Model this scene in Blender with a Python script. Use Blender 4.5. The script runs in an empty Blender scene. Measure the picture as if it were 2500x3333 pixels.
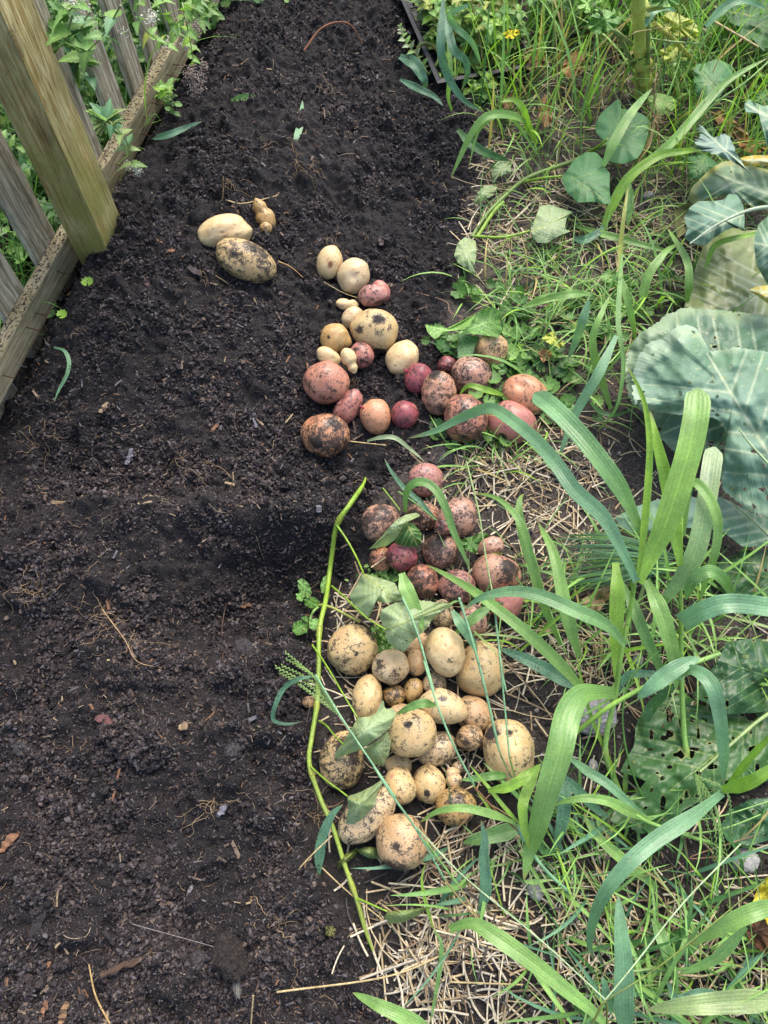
import bpy, math, random
import numpy as np
from mathutils import Vector, Matrix

# ---------------------------------------------------------------- camera, sky, sun, exposure
SC = bpy.context.scene
FPX = 2504.0; CAMH = 1.5; TILT = math.radians(24.9)
cam_d = bpy.data.cameras.new("camera"); cam = bpy.data.objects.new("camera", cam_d)
SC.collection.objects.link(cam); SC.camera = cam
cam.location = (0, 0, CAMH); cam.rotation_euler = (TILT, 0, 0)
cam_d.sensor_fit = 'VERTICAL'; cam_d.sensor_height = 36.0; cam_d.lens = 36.0 * FPX / 3333.0
cam_d.clip_start = 0.05; cam_d.clip_end = 400
W = bpy.data.worlds.new("World"); SC.world = W; W.use_nodes = True
nt = W.node_tree; bg = nt.nodes["Background"]
sky = nt.nodes.new("ShaderNodeTexSky"); sky.sky_type = 'NISHITA'; sky.sun_disc = False
SUN_EL = math.radians(58); SUN_ROT = math.radians(20)
sky.sun_elevation = SUN_EL; sky.sun_rotation = SUN_ROT
sky.air_density = 1.0; sky.dust_density = 4.0; sky.ozone_density = 0.6
nt.links.new(sky.outputs[0], bg.inputs[0]); bg.inputs[1].default_value = 0.15
sun_d = bpy.data.lights.new("sun", 'SUN'); sun = bpy.data.objects.new("sun", sun_d); SC.collection.objects.link(sun)
sun_d.energy = 1.15; sun_d.angle = math.radians(38); sun_d.color = (1.0, 0.96, 0.89)
sdir = Vector((math.sin(SUN_ROT) * math.cos(SUN_EL), math.cos(SUN_ROT) * math.cos(SUN_EL), math.sin(SUN_EL)))
sun.rotation_euler = sdir.to_track_quat('Z', 'Y').to_euler()
SC.view_settings.view_transform = 'Standard'; SC.view_settings.look = 'None'
SC.view_settings.gamma = 1; SC.view_settings.exposure = 1.40
SC.cycles.max_bounces = 6; SC.cycles.transparent_max_bounces = 4

RNG = np.random.default_rng(7); random.seed(7)
ct, st = math.cos(TILT), math.sin(TILT)

# ---------------------------------------------------------------- numbers: rays, noise, ground height
def ray(u, v):
    x = (np.asarray(u, float) - 1250) / FPX; y = -(np.asarray(v, float) - 1666.5) / FPX
    return np.stack([x, y * ct + st, y * st - ct], -1)
def P3(u, v, z=0.0):
    d = ray(u, v); t = (np.asarray(z) - CAMH) / d[..., 2]
    return d * t[..., None] + np.array([0, 0, CAMH])
def pix(x, y, z=0.0):
    qy = y; qz = z - CAMH
    yc = qy * ct + qz * st; zc = -qy * st + qz * ct
    zc = np.minimum(zc, -0.15)
    return 1250 + FPX * x / -zc, 1666.5 - FPX * yc / -zc
FR = dict(n=(0, 0, 1), m=(0, 0, 1.507), z1=(0, 0, .6329), z2=(500, 600, .4822), z3=(900, 900, .6028), z4=(900, 1450, .6028),
          z5=(900, 1950, .5425), z6=(1200, 0, .7836), z7=(1500, 900, .6028), z8=(1500, 2000, .6028), z9=(900, 2500, .6028),
          za=(0, 0, .4219), zb=(0, 700, .3165), zc=(1700, 0, .4822), zd=(0, 2300, .7233), ze=(0, 1300, .7233))
def F(k, pts):
    a, b, s = FR[k]; p = np.array(pts, float).reshape(-1, 2)
    return p * s + [a, b]
TAB = np.random.default_rng(3).random((256, 256))
def vn(x, y, fr, seed=0):
    X = x * fr + seed * 13.37; Y = y * fr + seed * 7.77
    xi = np.floor(X).astype(int); yi = np.floor(Y).astype(int)
    fx = X - xi; fy = Y - yi; fx = fx * fx * (3 - 2 * fx); fy = fy * fy * (3 - 2 * fy)
    a = TAB[xi & 255, yi & 255]; b = TAB[(xi + 1) & 255, yi & 255]
    c = TAB[xi & 255, (yi + 1) & 255]; d = TAB[(xi + 1) & 255, (yi + 1) & 255]
    return (a * (1 - fx) + b * fx) * (1 - fy) + (c * (1 - fx) + d * fx) * fy
def fbm(x, y, fr, n=4, seed=0, g=.5):
    s = 0; a = 1; tot = 0
    for i in range(n):
        s = s + a * vn(x, y, fr, seed + i); tot += a; a *= g; fr *= 2.03
    return s / tot
def sstep(a, b, x):
    t = np.clip((x - a) / (b - a), 0, 1); return t * t * (3 - 2 * t)
EDGE_V = [-900, 0, 330, 450, 620, 820, 960, 1050, 1200, 1450, 1550, 1750, 1950, 2100, 2300, 2500, 2700, 2900, 3100, 3333, 4000]
EDGE_U = [1250, 1330, 1480, 1600, 1530, 1500, 1480, 1440, 1440, 1400, 1260, 1180, 1080, 1060, 1010, 1040, 1010, 1060, 1180, 1250, 1300]
def bedmask(x, y):
    u, v = pix(x, y); e = np.interp(v, EDGE_V, EDGE_U) + 90 * (fbm(x, y, 9, 3, 5) - .5)
    return sstep(30, -30, u - e)
FO = np.array([-.857, 1.063]); FD = np.array([.243, .970]); FN = np.array([.970, -.243])   # the fence line
MAC = [  # (u, v, radius across, radius along, height)
 (600, 850, .36, .46, .115), (420, 780, .10, .14, .02), (560, 150, .12, .4, .035), (330, 1180, .30, .12, .02), (800, 380, .28, .40, .05),
 (1150, 300, .25, .5, .02), (930, 1850, .15, .075, -.115), (760, 2010, .13, .08, -.11), (620, 1690, .30, .045, .050), (1020, 1690, .12, .04, .02), (150, 1780, .24, .08, .045), (430, 2160, .10, .05, .03), (300, 1920, .16, .05, .03),
 (250, 1500, .22, .05, -.02), (1180, 1500, .10, .07, -.012), (900, 2400, .10, .08, .022), (450, 2450, .12, .07, .018), (1000, 2700, .08, .06, .02), (930, 3050, .10, .08, .028),
 (560, 3120, .14, .06, .02), (120, 2900, .12, .08, .03), (820, 3230, .06, .05, .02), (1500, 420, .06, .15, .025), (1120, 2160, .07, .05, -.008), (870, 2120, .08, .06, .018), (1010, 1330, .2, .08, -.01)]
_mac = [(P3(u, v)[0], P3(u, v)[1], a, b, h) for u, v, a, b, h in MAC]
def hbase(x, y):
    x = np.asarray(x, float); y = np.asarray(y, float); z = np.zeros_like(x)
    for cx, cy, a, b, h in _mac: z = z + h * np.exp(-((x - cx) / a) ** 2 - ((y - cy) / b) ** 2)
    n = (x - FO[0]) * FN[0] + (y - FO[1]) * FN[1]
    w = sstep(.10, -.035, n)
    z = z * (1 - w) + (-.055) * w
    return z
LMP = [(745, 2185, 50), (640, 2160, 30), (500, 2440, 66), (930, 2130, 60), (985, 2420, 45), (880, 2630, 60), (970, 2880, 72), (560, 3170, 70), (930, 1530, 34), (1035, 1545, 28), (810, 1445, 24), (120, 2880, 55), (390, 1655, 26), (1370, 560, 46), (1190, 560, 36),
       (1290, 2800, 40), (300, 2100, 50), (1260, 420, 40), (880, 260, 40), (1350, 250, 34), (1100, 180, 30), (560, 1480, 36), (700, 1560, 30), (830, 1580, 26), (300, 1530, 30), (60, 1480, 40), (200, 2620, 40), (420, 2760, 34), (700, 2800, 36), (250, 3060, 34), (1060, 2560, 30), (1000, 2480, 26), (880, 2400, 40), (760, 2560, 26), (620, 2300, 26), (1380, 700, 30), (1300, 640, 26)]
_lmp = [(*P3(u, v)[:2], r / 1500.) for u, v, r in LMP]
def hfull(x, y):
    b = bedmask(x, y); z = hbase(x, y)
    n1 = fbm(x, y, 5, 3, 11) - .5
    n2 = np.abs(fbm(x, y, 16, 3, 21) - .5)
    n3 = fbm(x, y, 55, 4, 31, .62) - .5
    cl = np.clip(fbm(x, y, 24, 2, 51) - .56, 0, 1)
    wx = x + .016 * (fbm(x, y, 42, 3, 71) - .5); wy = y + .016 * (fbm(x, y, 42, 3, 72) - .5); lum = 0
    for cx, cy, r in _lmp: lum = np.maximum(lum, r * .75 * np.sqrt(np.clip(1 - ((wx - cx) ** 2 + (wy - cy) ** 2) / (r * r), 0, 1)))
    z = z + lum + n1 * .05 * (.35 + .65 * b) - n2 * .05 * b + n3 * (.009 + .020 * b) + cl * .075 * b
    return z + .006 * b
def GZ(u, v, zr=0.0, full=False):
    """world point on the ray of pixel u, v that lies zr above the ground"""
    h = hfull if full else hbase
    p = P3(u, v, 0.0)
    for _ in range(8): p = P3(u, v, h(p[..., 0], p[..., 1]) + zr)
    return p
def depth(p): return -(-p[..., 1] * st + (p[..., 2] - CAMH) * ct)
def S(r, g, b, k=.62):
    return tuple(k * ((c / 255) / 12.92 if c <= 10 else (((c / 255) + .055) / 1.055) ** 2.4) for c in (r, g, b))

# ---------------------------------------------------------------- materials
def nodes_of(name):
    m = bpy.data.materials.new(name); m.use_nodes = True; t = m.node_tree
    return m, t, t.nodes["Principled BSDF"], t.nodes["Material Output"]
def nd(t, typ, **kw):
    n = t.nodes.new(typ)
    for k, v in kw.items():
        if k.startswith('i_'):
            key = k[2:]; key = int(key) if key.isdigit() else key
            n.inputs[key].default_value = v
        else: setattr(n, k, v)
    return n
def ramp(t, src, stops):
    r = t.nodes.new("ShaderNodeValToRGB"); e = r.color_ramp.elements
    while len(e) < len(stops): e.new(.5)
    for i, (p, c) in enumerate(stops):
        e[i].position = p; e[i].color = (*c, 1) if len(c) == 3 else c
    t.links.new(src, r.inputs[0]); return r
def mixc(t, fac, a, b, typ='MIX'):
    m = t.nodes.new("ShaderNodeMix"); m.data_type = 'RGBA'; m.blend_type = typ
    for s, val in ((0, fac), (6, a), (7, b)):
        if isinstance(val, (int, float)): m.inputs[s].default_value = val
        elif isinstance(val, tuple): m.inputs[s].default_value = (*val, 1)
        else: t.links.new(val, m.inputs[s])
    return m.outputs[2]
def math_(t, op, a, b=0.0, clamp=False):
    m = t.nodes.new("ShaderNodeMath"); m.operation = op; m.use_clamp = clamp
    for i, val in enumerate((a, b)):
        if isinstance(val, (int, float)): m.inputs[i].default_value = val
        else: t.links.new(val, m.inputs[i])
    return m.outputs[0]
def noise(t, vec, scale, detail=4, rough=.6, dist=0):
    n = nd(t, "ShaderNodeTexNoise"); n.inputs['Scale'].default_value = scale; n.inputs['Detail'].default_value = detail
    n.inputs['Roughness'].default_value = rough; n.inputs['Distortion'].default_value = dist
    if vec is not None: t.links.new(vec, n.inputs['Vector'])
    return n.outputs[0]
def bump(t, h, strength, dist, prev=None):
    b = nd(t, "ShaderNodeBump"); b.inputs['Strength'].default_value = strength; b.inputs['Distance'].default_value = dist
    t.links.new(h, b.inputs['Height'])
    if prev is not None: t.links.new(prev, b.inputs['Normal'])
    return b.outputs[0]

def mat_soil():
    m, t, p, o = nodes_of("soil"); geo = nd(t, "ShaderNodeNewGeometry").outputs['Position']
    col = nd(t, "ShaderNodeAttribute", attribute_name="Col").outputs[0]
    n1 = noise(t, geo, 300, 5, .8); n2 = noise(t, geo, 90, 4, .65); n3 = noise(t, geo, 7, 3, .5)
    f1 = ramp(t, n1, [(.30, (.30,) * 3), (.48, (.85,) * 3), (.58, (1.5,) * 3), (.68, (4.6, 4.2, 3.9))]).outputs[0]
    f2 = ramp(t, n2, [(.3, (.55,) * 3), (.7, (1.45,) * 3)]).outputs[0]
    f3 = ramp(t, n3, [(.3, (.75, .76, .8)), (.7, (1.22, 1.2, 1.2))]).outputs[0]
    c = mixc(t, 1.0, col, f1, 'MULTIPLY'); c = mixc(t, 1.0, c, f2, 'MULTIPLY'); c = mixc(t, 1.0, c, f3, 'MULTIPLY')
    t.links.new(c, p.inputs['Base Color']); p.inputs['Roughness'].default_value = .85
    p.inputs['Specular IOR Level'].default_value = .35
    b = bump(t, n2, .9, .006); b = bump(t, n1, .9, .003, b); t.links.new(b, p.inputs['Normal'])
    return m
def mat_bits(name, rough=.8, sc=300, spec=.3):
    m, t, p, o = nodes_of(name); geo = nd(t, "ShaderNodeNewGeometry").outputs['Position']
    col = nd(t, "ShaderNodeAttribute", attribute_name="Col").outputs[0]
    n1 = noise(t, geo, sc, 4, .7)
    f1 = ramp(t, n1, [(.3, (.6,) * 3), (.7, (1.4,) * 3)]).outputs[0]
    c = mixc(t, 1.0, col, f1, 'MULTIPLY'); t.links.new(c, p.inputs['Base Color']); p.inputs['Roughness'].default_value = rough
    p.inputs['Specular IOR Level'].default_value = spec
    t.links.new(bump(t, n1, .6, .002), p.inputs['Normal']); return m
def mat_leaf(name, rough=.45, trans=.3, spec=.5, speck=0.0, wax=0.0, bstr=.35, dirt=0.0):
    m, t, p, o = nodes_of(name); geo = nd(t, "ShaderNodeNewGeometry").outputs['Position']
    col = nd(t, "ShaderNodeAttribute", attribute_name="Col").outputs[0]
    n1 = noise(t, geo, 28, 4, .6); n2 = noise(t, geo, 260, 3, .6)
    f1 = ramp(t, n1, [(.3, (.86, .88, .9)), (.7, (1.15, 1.12, 1.05))]).outputs[0]
    f2 = ramp(t, n2, [(.35, (.86,) * 3), (.65, (1.12,) * 3)]).outputs[0]
    c = mixc(t, 1.0, col, f1, 'MULTIPLY'); c = mixc(t, 1.0, c, f2, 'MULTIPLY')
    if wax:
        w = ramp(t, noise(t, geo, 9, 4, .55, .4), [(.30, (wax * .25,) * 3), (.70, (wax,) * 3)]).outputs[0]
        vn_ = nd(t, 'ShaderNodeAttribute', attribute_name='vein').outputs['Fac']; w = mixc(t, math_(t, 'MULTIPLY', vn_, .8), w, (0, 0, 0))
        c = mixc(t, w, c, S(158, 186, 182))
    if speck:
        s = ramp(t, noise(t, geo, 150, 2, .5), [(.66, (0, 0, 0)), (.70, (speck,) * 3)]).outputs[0]
        c = mixc(t, s, c, S(215, 215, 150))
    if dirt:
        s = ramp(t, math_(t, 'ADD', math_(t, 'MULTIPLY', noise(t, geo, 330, 2, .6), .7), math_(t, 'MULTIPLY', noise(t, geo, 22, 2, .6), .3)), [(.59 - dirt * .06, (0, 0, 0)), (.62 - dirt * .06, (.9,) * 3)]).outputs[0]
        c = mixc(t, s, c, (.012, .010, .010))
    t.links.new(c, p.inputs['Base Color']); p.inputs['Roughness'].default_value = rough
    p.inputs['Specular IOR Level'].default_value = spec
    uv = nd(t, "ShaderNodeAttribute", attribute_name="vein").outputs['Fac']
    b = bump(t, n2, bstr, .0012); b = bump(t, n1, bstr, .003, b); b = bump(t, uv, .5, .002, b); t.links.new(b, p.inputs['Normal'])
    tr = nd(t, "ShaderNodeBsdfTranslucent"); tc = mixc(t, 1.0, c, (1.15, 1.35, .6), 'MULTIPLY'); t.links.new(tc, tr.inputs[0])
    mx = nd(t, "ShaderNodeMixShader"); mx.inputs[0].default_value = trans
    t.links.new(p.outputs[0], mx.inputs[1]); t.links.new(tr.outputs[0], mx.inputs[2]); t.links.new(mx.outputs[0], o.inputs[0])
    return m
def mat_potato():
    m, t, p, o = nodes_of("potato_skin")
    tc = nd(t, "ShaderNodeTexCoord").outputs['Object']; oi = nd(t, "ShaderNodeObjectInfo").outputs['Random']
    cb = nd(t, "ShaderNodeCombineXYZ"); 
    for i in range(3): t.links.new(math_(t, 'MULTIPLY', oi, 37.0 * (i + 1)), cb.inputs[i])
    va = nd(t, "ShaderNodeVectorMath", operation='ADD'); t.links.new(tc, va.inputs[0]); t.links.new(cb.outputs[0], va.inputs[1]); vec = va.outputs[0]
    col = nd(t, "ShaderNodeAttribute", attribute_name="Col").outputs[0]; dirt = nd(t, "ShaderNodeAttribute", attribute_name="dirt").outputs['Fac']
    big = noise(t, vec, 32, 4, .6, .4); mid = noise(t, vec, 110, 5, .7); fine = noise(t, vec, 420, 3, .7)
    f = ramp(t, big, [(.3, (.86, .76, .66)), (.55, (1, 1, 1)), (.75, (1.14, 1.12, 1.05))]).outputs[0]
    c = mixc(t, 1.0, col, f, 'MULTIPLY')
    f = ramp(t, mid, [(.33, (.80, .72, .62)), (.5, (1, 1, 1)), (.7, (1.12,) * 3)]).outputs[0]
    c = mixc(t, 1.0, c, f, 'MULTIPLY')
    # thin brown film of dried soil, then fine speckles, then thick smears
    k = math_(t, 'ADD', math_(t, 'MULTIPLY', mid, .5), math_(t, 'MULTIPLY', big, .5))
    film = ramp(t, math_(t, 'ADD', k, math_(t, 'MULTIPLY', dirt, .26)), [(.55, (0,) * 3), (.78, (.42,) * 3)]).outputs[0]
    c = mixc(t, film, c, (.15, .088, .052))
    k2 = math_(t, 'ADD', math_(t, 'ADD', math_(t, 'MULTIPLY', fine, .34), math_(t, 'MULTIPLY', big, .24)), math_(t, 'MULTIPLY', mid, .42))
    sp = ramp(t, math_(t, 'ADD', k2, math_(t, 'MULTIPLY', dirt, .26)), [(.612, (0,) * 3), (.668, (.93,) * 3)]).outputs[0]
    c = mixc(t, sp, c, (.020, .0145, .012))
    k3 = math_(t, 'ADD', math_(t, 'ADD', math_(t, 'MULTIPLY', mid, .42), math_(t, 'MULTIPLY', big, .33)), math_(t, 'MULTIPLY', fine, .25))
    sm = ramp(t, math_(t, 'ADD', k3, math_(t, 'MULTIPLY', dirt, .24)), [(.715, (0,) * 3), (.750, (1,) * 3)]).outputs[0]
    dk = ramp(t, fine, [(.35, (.010, .009, .009)), (.7, (.05, .038, .032))]).outputs[0]
    c = mixc(t, sm, c, dk)
    t.links.new(c, p.inputs['Base Color'])
    r = ramp(t, sm, [(0, (.42,) * 3), (1, (.95,) * 3)]).outputs[0]; t.links.new(r, p.inputs['Roughness'])
    p.inputs['Specular IOR Level'].default_value = .42; p.inputs['Subsurface Weight'].default_value = .06; p.inputs['Subsurface Radius'].default_value = (.006, .003, .0015)
    b = bump(t, mid, .28, .0016); b = bump(t, fine, .22, .0008, b); b = bump(t, sm, .7, .0016, b); t.links.new(b, p.inputs['Normal'])
    return m
def mat_wood(name, base, light, moss, mossamt, soilamt=0.0, knots=()):
    m, t, p, o = nodes_of(name); tc = nd(t, "ShaderNodeTexCoord").outputs['Object']
    mp = nd(t, "ShaderNodeMapping"); mp.inputs['Scale'].default_value = (1, 1, .07); t.links.new(tc, mp.inputs[0]); v = mp.outputs[0]
    g1 = noise(t, v, 110, 5, .65, .8); g2 = noise(t, v, 300, 4, .7, .3); g3 = noise(t, v, 24, 3, .6, 1.2); iso = noise(t, tc, 9, 5, .65)
    c = mixc(t, ramp(t, g1, [(.40, (0,) * 3), (.60, (1,) * 3)]).outputs[0], base, light)
    c = mixc(t, ramp(t, g2, [(.34, (.9,) * 3), (.43, (0,) * 3)]).outputs[0], c, tuple(x * .28 for x in base))
    c = mixc(t, 1.0, c, ramp(t, g3, [(.3, (.7, .68, .62)), (.7, (1.25, 1.22, 1.2))]).outputs[0], 'MULTIPLY')
    blt = noise(t, tc, 5, 4, .6); c = mixc(t, 1.0, c, ramp(t, blt, [(.35, (.72, .72, .74)), (.65, (1.18, 1.16, 1.1))]).outputs[0], 'MULTIPLY')
    geo = nd(t, "ShaderNodeNewGeometry").outputs['Position']; sx = nd(t, "ShaderNodeSeparateXYZ"); t.links.new(geo, sx.inputs[0])
    low = math_(t, 'MULTIPLY', math_(t, 'SUBTRACT', .62, sx.outputs[2]), .35)
    mm = ramp(t, math_(t, 'ADD', math_(t, 'ADD', math_(t, 'MULTIPLY', iso, .6), math_(t, 'MULTIPLY', g1, .4)), low), [(.66 - mossamt, (0,) * 3), (.86 - mossamt, (.85,) * 3)]).outputs[0]
    c = mixc(t, mm, c, moss)
    for kx, ky, kz, kr in knots:
        vd = nd(t, "ShaderNodeVectorMath", operation='DISTANCE'); sq = nd(t, "ShaderNodeMapping"); sq.inputs['Location'].default_value = (-kx, -ky, -kz * .6); sq.inputs['Scale'].default_value = (1, 1, .6)
        t.links.new(geo, sq.inputs[0]); t.links.new(sq.outputs[0], vd.inputs[0]); vd.inputs[1].default_value = (0, 0, 0)
        dd = math_(t, 'ADD', vd.outputs['Value'], math_(t, 'MULTIPLY', math_(t, 'SUBTRACT', iso, .5), .012))
        ring = math_(t, 'ADD', math_(t, 'MULTIPLY', math_(t, 'SINE', math_(t, 'MULTIPLY', dd, 1500)), .25), .5)
        inside = ramp(t, math_(t, 'DIVIDE', dd, kr), [(.0, (1,) * 3), (.25, (.75,) * 3), (.8, (.55,) * 3), (1.0, (0,) * 3)]).outputs[0]
        c = mixc(t, mixc(t, 1.0, inside, ring, 'MULTIPLY'), c, (.06, .035, .018))
    if soilamt:
        nrm = nd(t, "ShaderNodeNewGeometry").outputs['Normal']; sn = nd(t, "ShaderNodeSeparateXYZ"); t.links.new(nrm, sn.inputs[0])
        up = ramp(t, sn.outputs[2], [(.6, (0,) * 3), (.8, (1,) * 3)]).outputs[0]
        sp = ramp(t, noise(t, tc, 130, 4, .75), [(.52, (0,) * 3), (.56, (1,) * 3)]).outputs[0]
        c = mixc(t, mixc(t, 1.0, up, sp, 'MULTIPLY'), c, (.014, .012, .012))
    t.links.new(c, p.inputs['Base Color']); p.inputs['Roughness'].default_value = .8; p.inputs['Specular IOR Level'].default_value = .25
    b = bump(t, g1, .8, .004); b = bump(t, g2, .8, .002, b); t.links.new(b, p.inputs['Normal']); return m
def mat_plain(name, col, rough=.5, metal=0, sc=200, var=.25):
    m, t, p, o = nodes_of(name); geo = nd(t, "ShaderNodeNewGeometry").outputs['Position']
    n = noise(t, geo, sc, 4, .6); f = ramp(t, n, [(.3, (1 - var,) * 3), (.7, (1 + var,) * 3)]).outputs[0]
    t.links.new(mixc(t, 1.0, col, f, 'MULTIPLY'), p.inputs['Base Color']); p.inputs['Roughness'].default_value = rough; p.inputs['Metallic'].default_value = metal
    t.links.new(bump(t, n, .3, .001), p.inputs['Normal']); return m

def _knot(u, v, r):                                                # knots lie on the near face of the post
    o = np.array([0, 0, CAMH]); d = ray(u, v); q = np.array([-.857 + .243 * .308, 1.063 + .970 * .308, 0]); n_ = np.array([.243, .970, 0]); p = o + d * (((q - o) @ n_) / (d @ n_)); return (*[float(x) for x in p], r)
KN = [_knot(62, 155, .022), _knot(140, 430, .024), _knot(40, 700, .001)][:2]
M = dict(soil=mat_soil(), crumb=mat_bits("soil_crumb"), straw=mat_bits("dry_straw", .6, 220, .4), root=mat_bits("root_fibre", .7, 260),
         blade=mat_leaf("grass_blade", .4, .27, .55, dirt=-1.3, bstr=.12, speck=.3), dblade=mat_leaf("soiled_grass_blade", .45, .2, .4, dirt=.1, bstr=.25), grass=mat_leaf("grass_fine", .5, .3, .35, bstr=.1),
         leaf=mat_leaf("soft_leaf", .5, .3, .4, dirt=.2), vine=mat_leaf("vine_leaf", .5, .28, .4, dirt=-.2), dleaf=mat_leaf("soiled_leaf", .55, .2, .4, dirt=.7),
         cab=mat_leaf("cabbage_leaf", .58, .12, .35, speck=.5, wax=.46, bstr=.26), cab2=mat_leaf("cabbage_leaf_dark", .5, .12, .4, speck=.5, wax=.25, bstr=.22), dcab=mat_leaf("dark_leaf", .4, .25, .5, speck=.3, bstr=.4),
         stem=mat_leaf("green_stem", .45, .05, .45, bstr=.6, dirt=-.3), mint=mat_leaf("catmint_leaf", .5, .3, .4, speck=.55), potato=mat_potato(),
         post=mat_wood("mossy_post_wood", S(170, 146, 92, .78), S(224, 210, 162, .8), S(160, 162, 78, .66), .13, knots=KN), picket=mat_wood("weathered_picket_wood", S(148, 138, 114, .8), S(208, 202, 182, .82), S(138, 148, 100), -.06),
         rail=mat_wood("weathered_rail_wood", S(144, 132, 102, .74), S(196, 186, 154, .76), S(130, 136, 88), -.02, 1.0),
         nail=mat_plain("rusty_nail", S(92, 58, 45), .7, .4), steel=mat_plain("grey_nail", S(170, 175, 185), .35, .9), plastic=mat_plain("black_plastic", (.010, .011, .014), .6, 0, 60),
         stone=mat_plain("stone", S(170, 168, 165), .8, 0, 160, .35), petal=mat_plain("petal", S(225, 222, 205, .75), .6), dry=mat_leaf("dry_leaf", .75, .2, .2, bstr=.8))

# ---------------------------------------------------------------- mesh building
def tag(o, label=None, cat=None, group=None, kind=None):
    if label: o['label'] = label
    if cat: o['category'] = cat
    if group: o['group'] = group
    if kind: o['kind'] = kind
    return o
def thing(name, loc, label, cat, group=None):
    o = bpy.data.objects.new(name, None); o.empty_display_size = .05; o.location = Vector([float(c) for c in loc]); SC.collection.objects.link(o)
    return tag(o, label, cat, group)
def wloc(o):
    v = o.location.copy()
    while o.parent is not None: o = o.parent; v = v + o.location
    return v
class MB:
    def __init__(s): s.v = []; s.f = []; s.c = []; s.e = []; s.n = 0
    def add(s, v, f, c, e=None):
        v = np.asarray(v, float).reshape(-1, 3); f = np.asarray(f, int)
        if f.shape[1] == 3: f = np.concatenate([f, np.full((len(f), 1), -1)], 1)
        s.f.append(np.where(f >= 0, f + s.n, -1)); s.v.append(v)
        c = np.asarray(c, float); c = np.broadcast_to(c, (len(v), 3)) if c.ndim == 1 else c; s.c.append(c)
        s.e.append(np.zeros(len(v)) if e is None else np.broadcast_to(e, (len(v),))); s.n += len(v)
    def build(s, name, mat, parent=None, origin=None, smooth=True, attr=None):
        v = np.concatenate(s.v); f = np.concatenate(s.f); c = np.concatenate(s.c); e = np.concatenate(s.e)
        if origin is None:
            origin = np.array([v[:, 0].mean(), v[:, 1].mean(), v[:, 2].min()]) if parent is None else np.array(wloc(parent))
        v = v - origin
        tri = f[:, 3] < 0; tot = np.where(tri, 3, 4); loops = f.ravel(); loops = loops[loops >= 0]
        me = bpy.data.meshes.new(name); me.vertices.add(len(v)); me.vertices.foreach_set('co', v.astype(np.float32).ravel())
        me.loops.add(len(loops)); me.loops.foreach_set('vertex_index', loops.astype(np.int32))
        me.polygons.add(len(f)); me.polygons.foreach_set('loop_start', (np.cumsum(tot) - tot).astype(np.int32)); me.polygons.foreach_set('loop_total', tot.astype(np.int32))
        me.polygons.foreach_set('use_smooth', np.full(len(f), smooth)); me.update(calc_edges=True)
        a = me.color_attributes.new('Col', 'FLOAT_COLOR', 'POINT'); a.data.foreach_set('color', np.concatenate([c, np.ones((len(c), 1))], 1).astype(np.float32).ravel())
        b = me.attributes.new(attr or 'vein', 'FLOAT', 'POINT'); b.data.foreach_set('value', e.astype(np.float32))
        me.materials.append(M[mat] if isinstance(mat, str) else mat)
        o = bpy.data.objects.new(name, me); SC.collection.objects.link(o)
        if parent is None: o.location = Vector([float(q) for q in origin])
        else: o.parent = parent
        return o
def nrm(a): return a / np.maximum(np.linalg.norm(a, axis=-1, keepdims=True), 1e-9)
def spline(p, n):
    p = np.asarray(p, float); k = len(p)
    if k == 2: t = np.linspace(0, 1, n)[:, None]; return p[0] * (1 - t) + p[1] * t
    seg = np.linalg.norm(np.diff(p[:, :2], axis=0), axis=1); s = np.concatenate([[0], np.cumsum(seg)]); s /= s[-1]
    q = np.vstack([2 * p[0] - p[1], p, 2 * p[-1] - p[-2]]); out = []
    for t in np.linspace(0, 1, n):
        i = min(max(np.searchsorted(s, t) - 1, 0), k - 2); h = (t - s[i]) / max(s[i + 1] - s[i], 1e-9)
        a, b, c, d = q[i], q[i + 1], q[i + 2], q[i + 3]
        out.append(.5 * (2 * b + (c - a) * h + (2 * a - 5 * b + 4 * c - d) * h * h + (3 * b - a - 3 * c + d) * h ** 3))
    return np.array(out)
def path3(fr, pts, zs, n):
    p = F(fr, pts); zs = np.atleast_1d(np.asarray(zs, float)); zz = np.interp(np.linspace(0, 1, len(p)), np.linspace(0, 1, len(zs)), zs) if len(zs) > 1 else np.full(len(p), zs[0])
    q = spline(np.column_stack([p, zz]), n); return GZ(q[:, 0], q[:, 1], np.maximum(q[:, 2], .001)), q
def grid_faces(r, c, close=False):
    i = np.arange(r - 1)[:, None]; j = np.arange(c if close else c - 1)[None, :]; j2 = (j + 1) % c
    return np.stack([i * c + j, i * c + j2, (i + 1) * c + j2, (i + 1) * c + j], -1).reshape(-1, 4)
def tube(mb, pts, r, col, sides=7, cap=True):
    pts = np.asarray(pts, float); n = len(pts); r = np.broadcast_to(r, (n,)); T = nrm(np.gradient(pts, axis=0))
    ref = np.array([0, 0, 1.]) if abs(T[0][2]) < .9 else np.array([1., 0, 0]); A = nrm(np.cross(T, ref)); B = np.cross(T, A)
    a = np.linspace(0, 2 * np.pi, sides, endpoint=False)
    v = pts[:, None] + r[:, None, None] * (np.cos(a)[None, :, None] * A[:, None] + np.sin(a)[None, :, None] * B[:, None])
    col = np.asarray(col, float); c = np.repeat(col, sides, 0) if col.ndim == 2 else col
    f = grid_faces(n, sides, True); v = v.reshape(-1, 3)
    mb.add(v, f, c)
    if cap:
        for k in (0, n - 1): mb.add(np.vstack([v[k * sides:(k + 1) * sides], pts[k]]), [(i, (i + 1) % sides, sides) for i in range(sides)], col if col.ndim == 1 else col[k])
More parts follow.
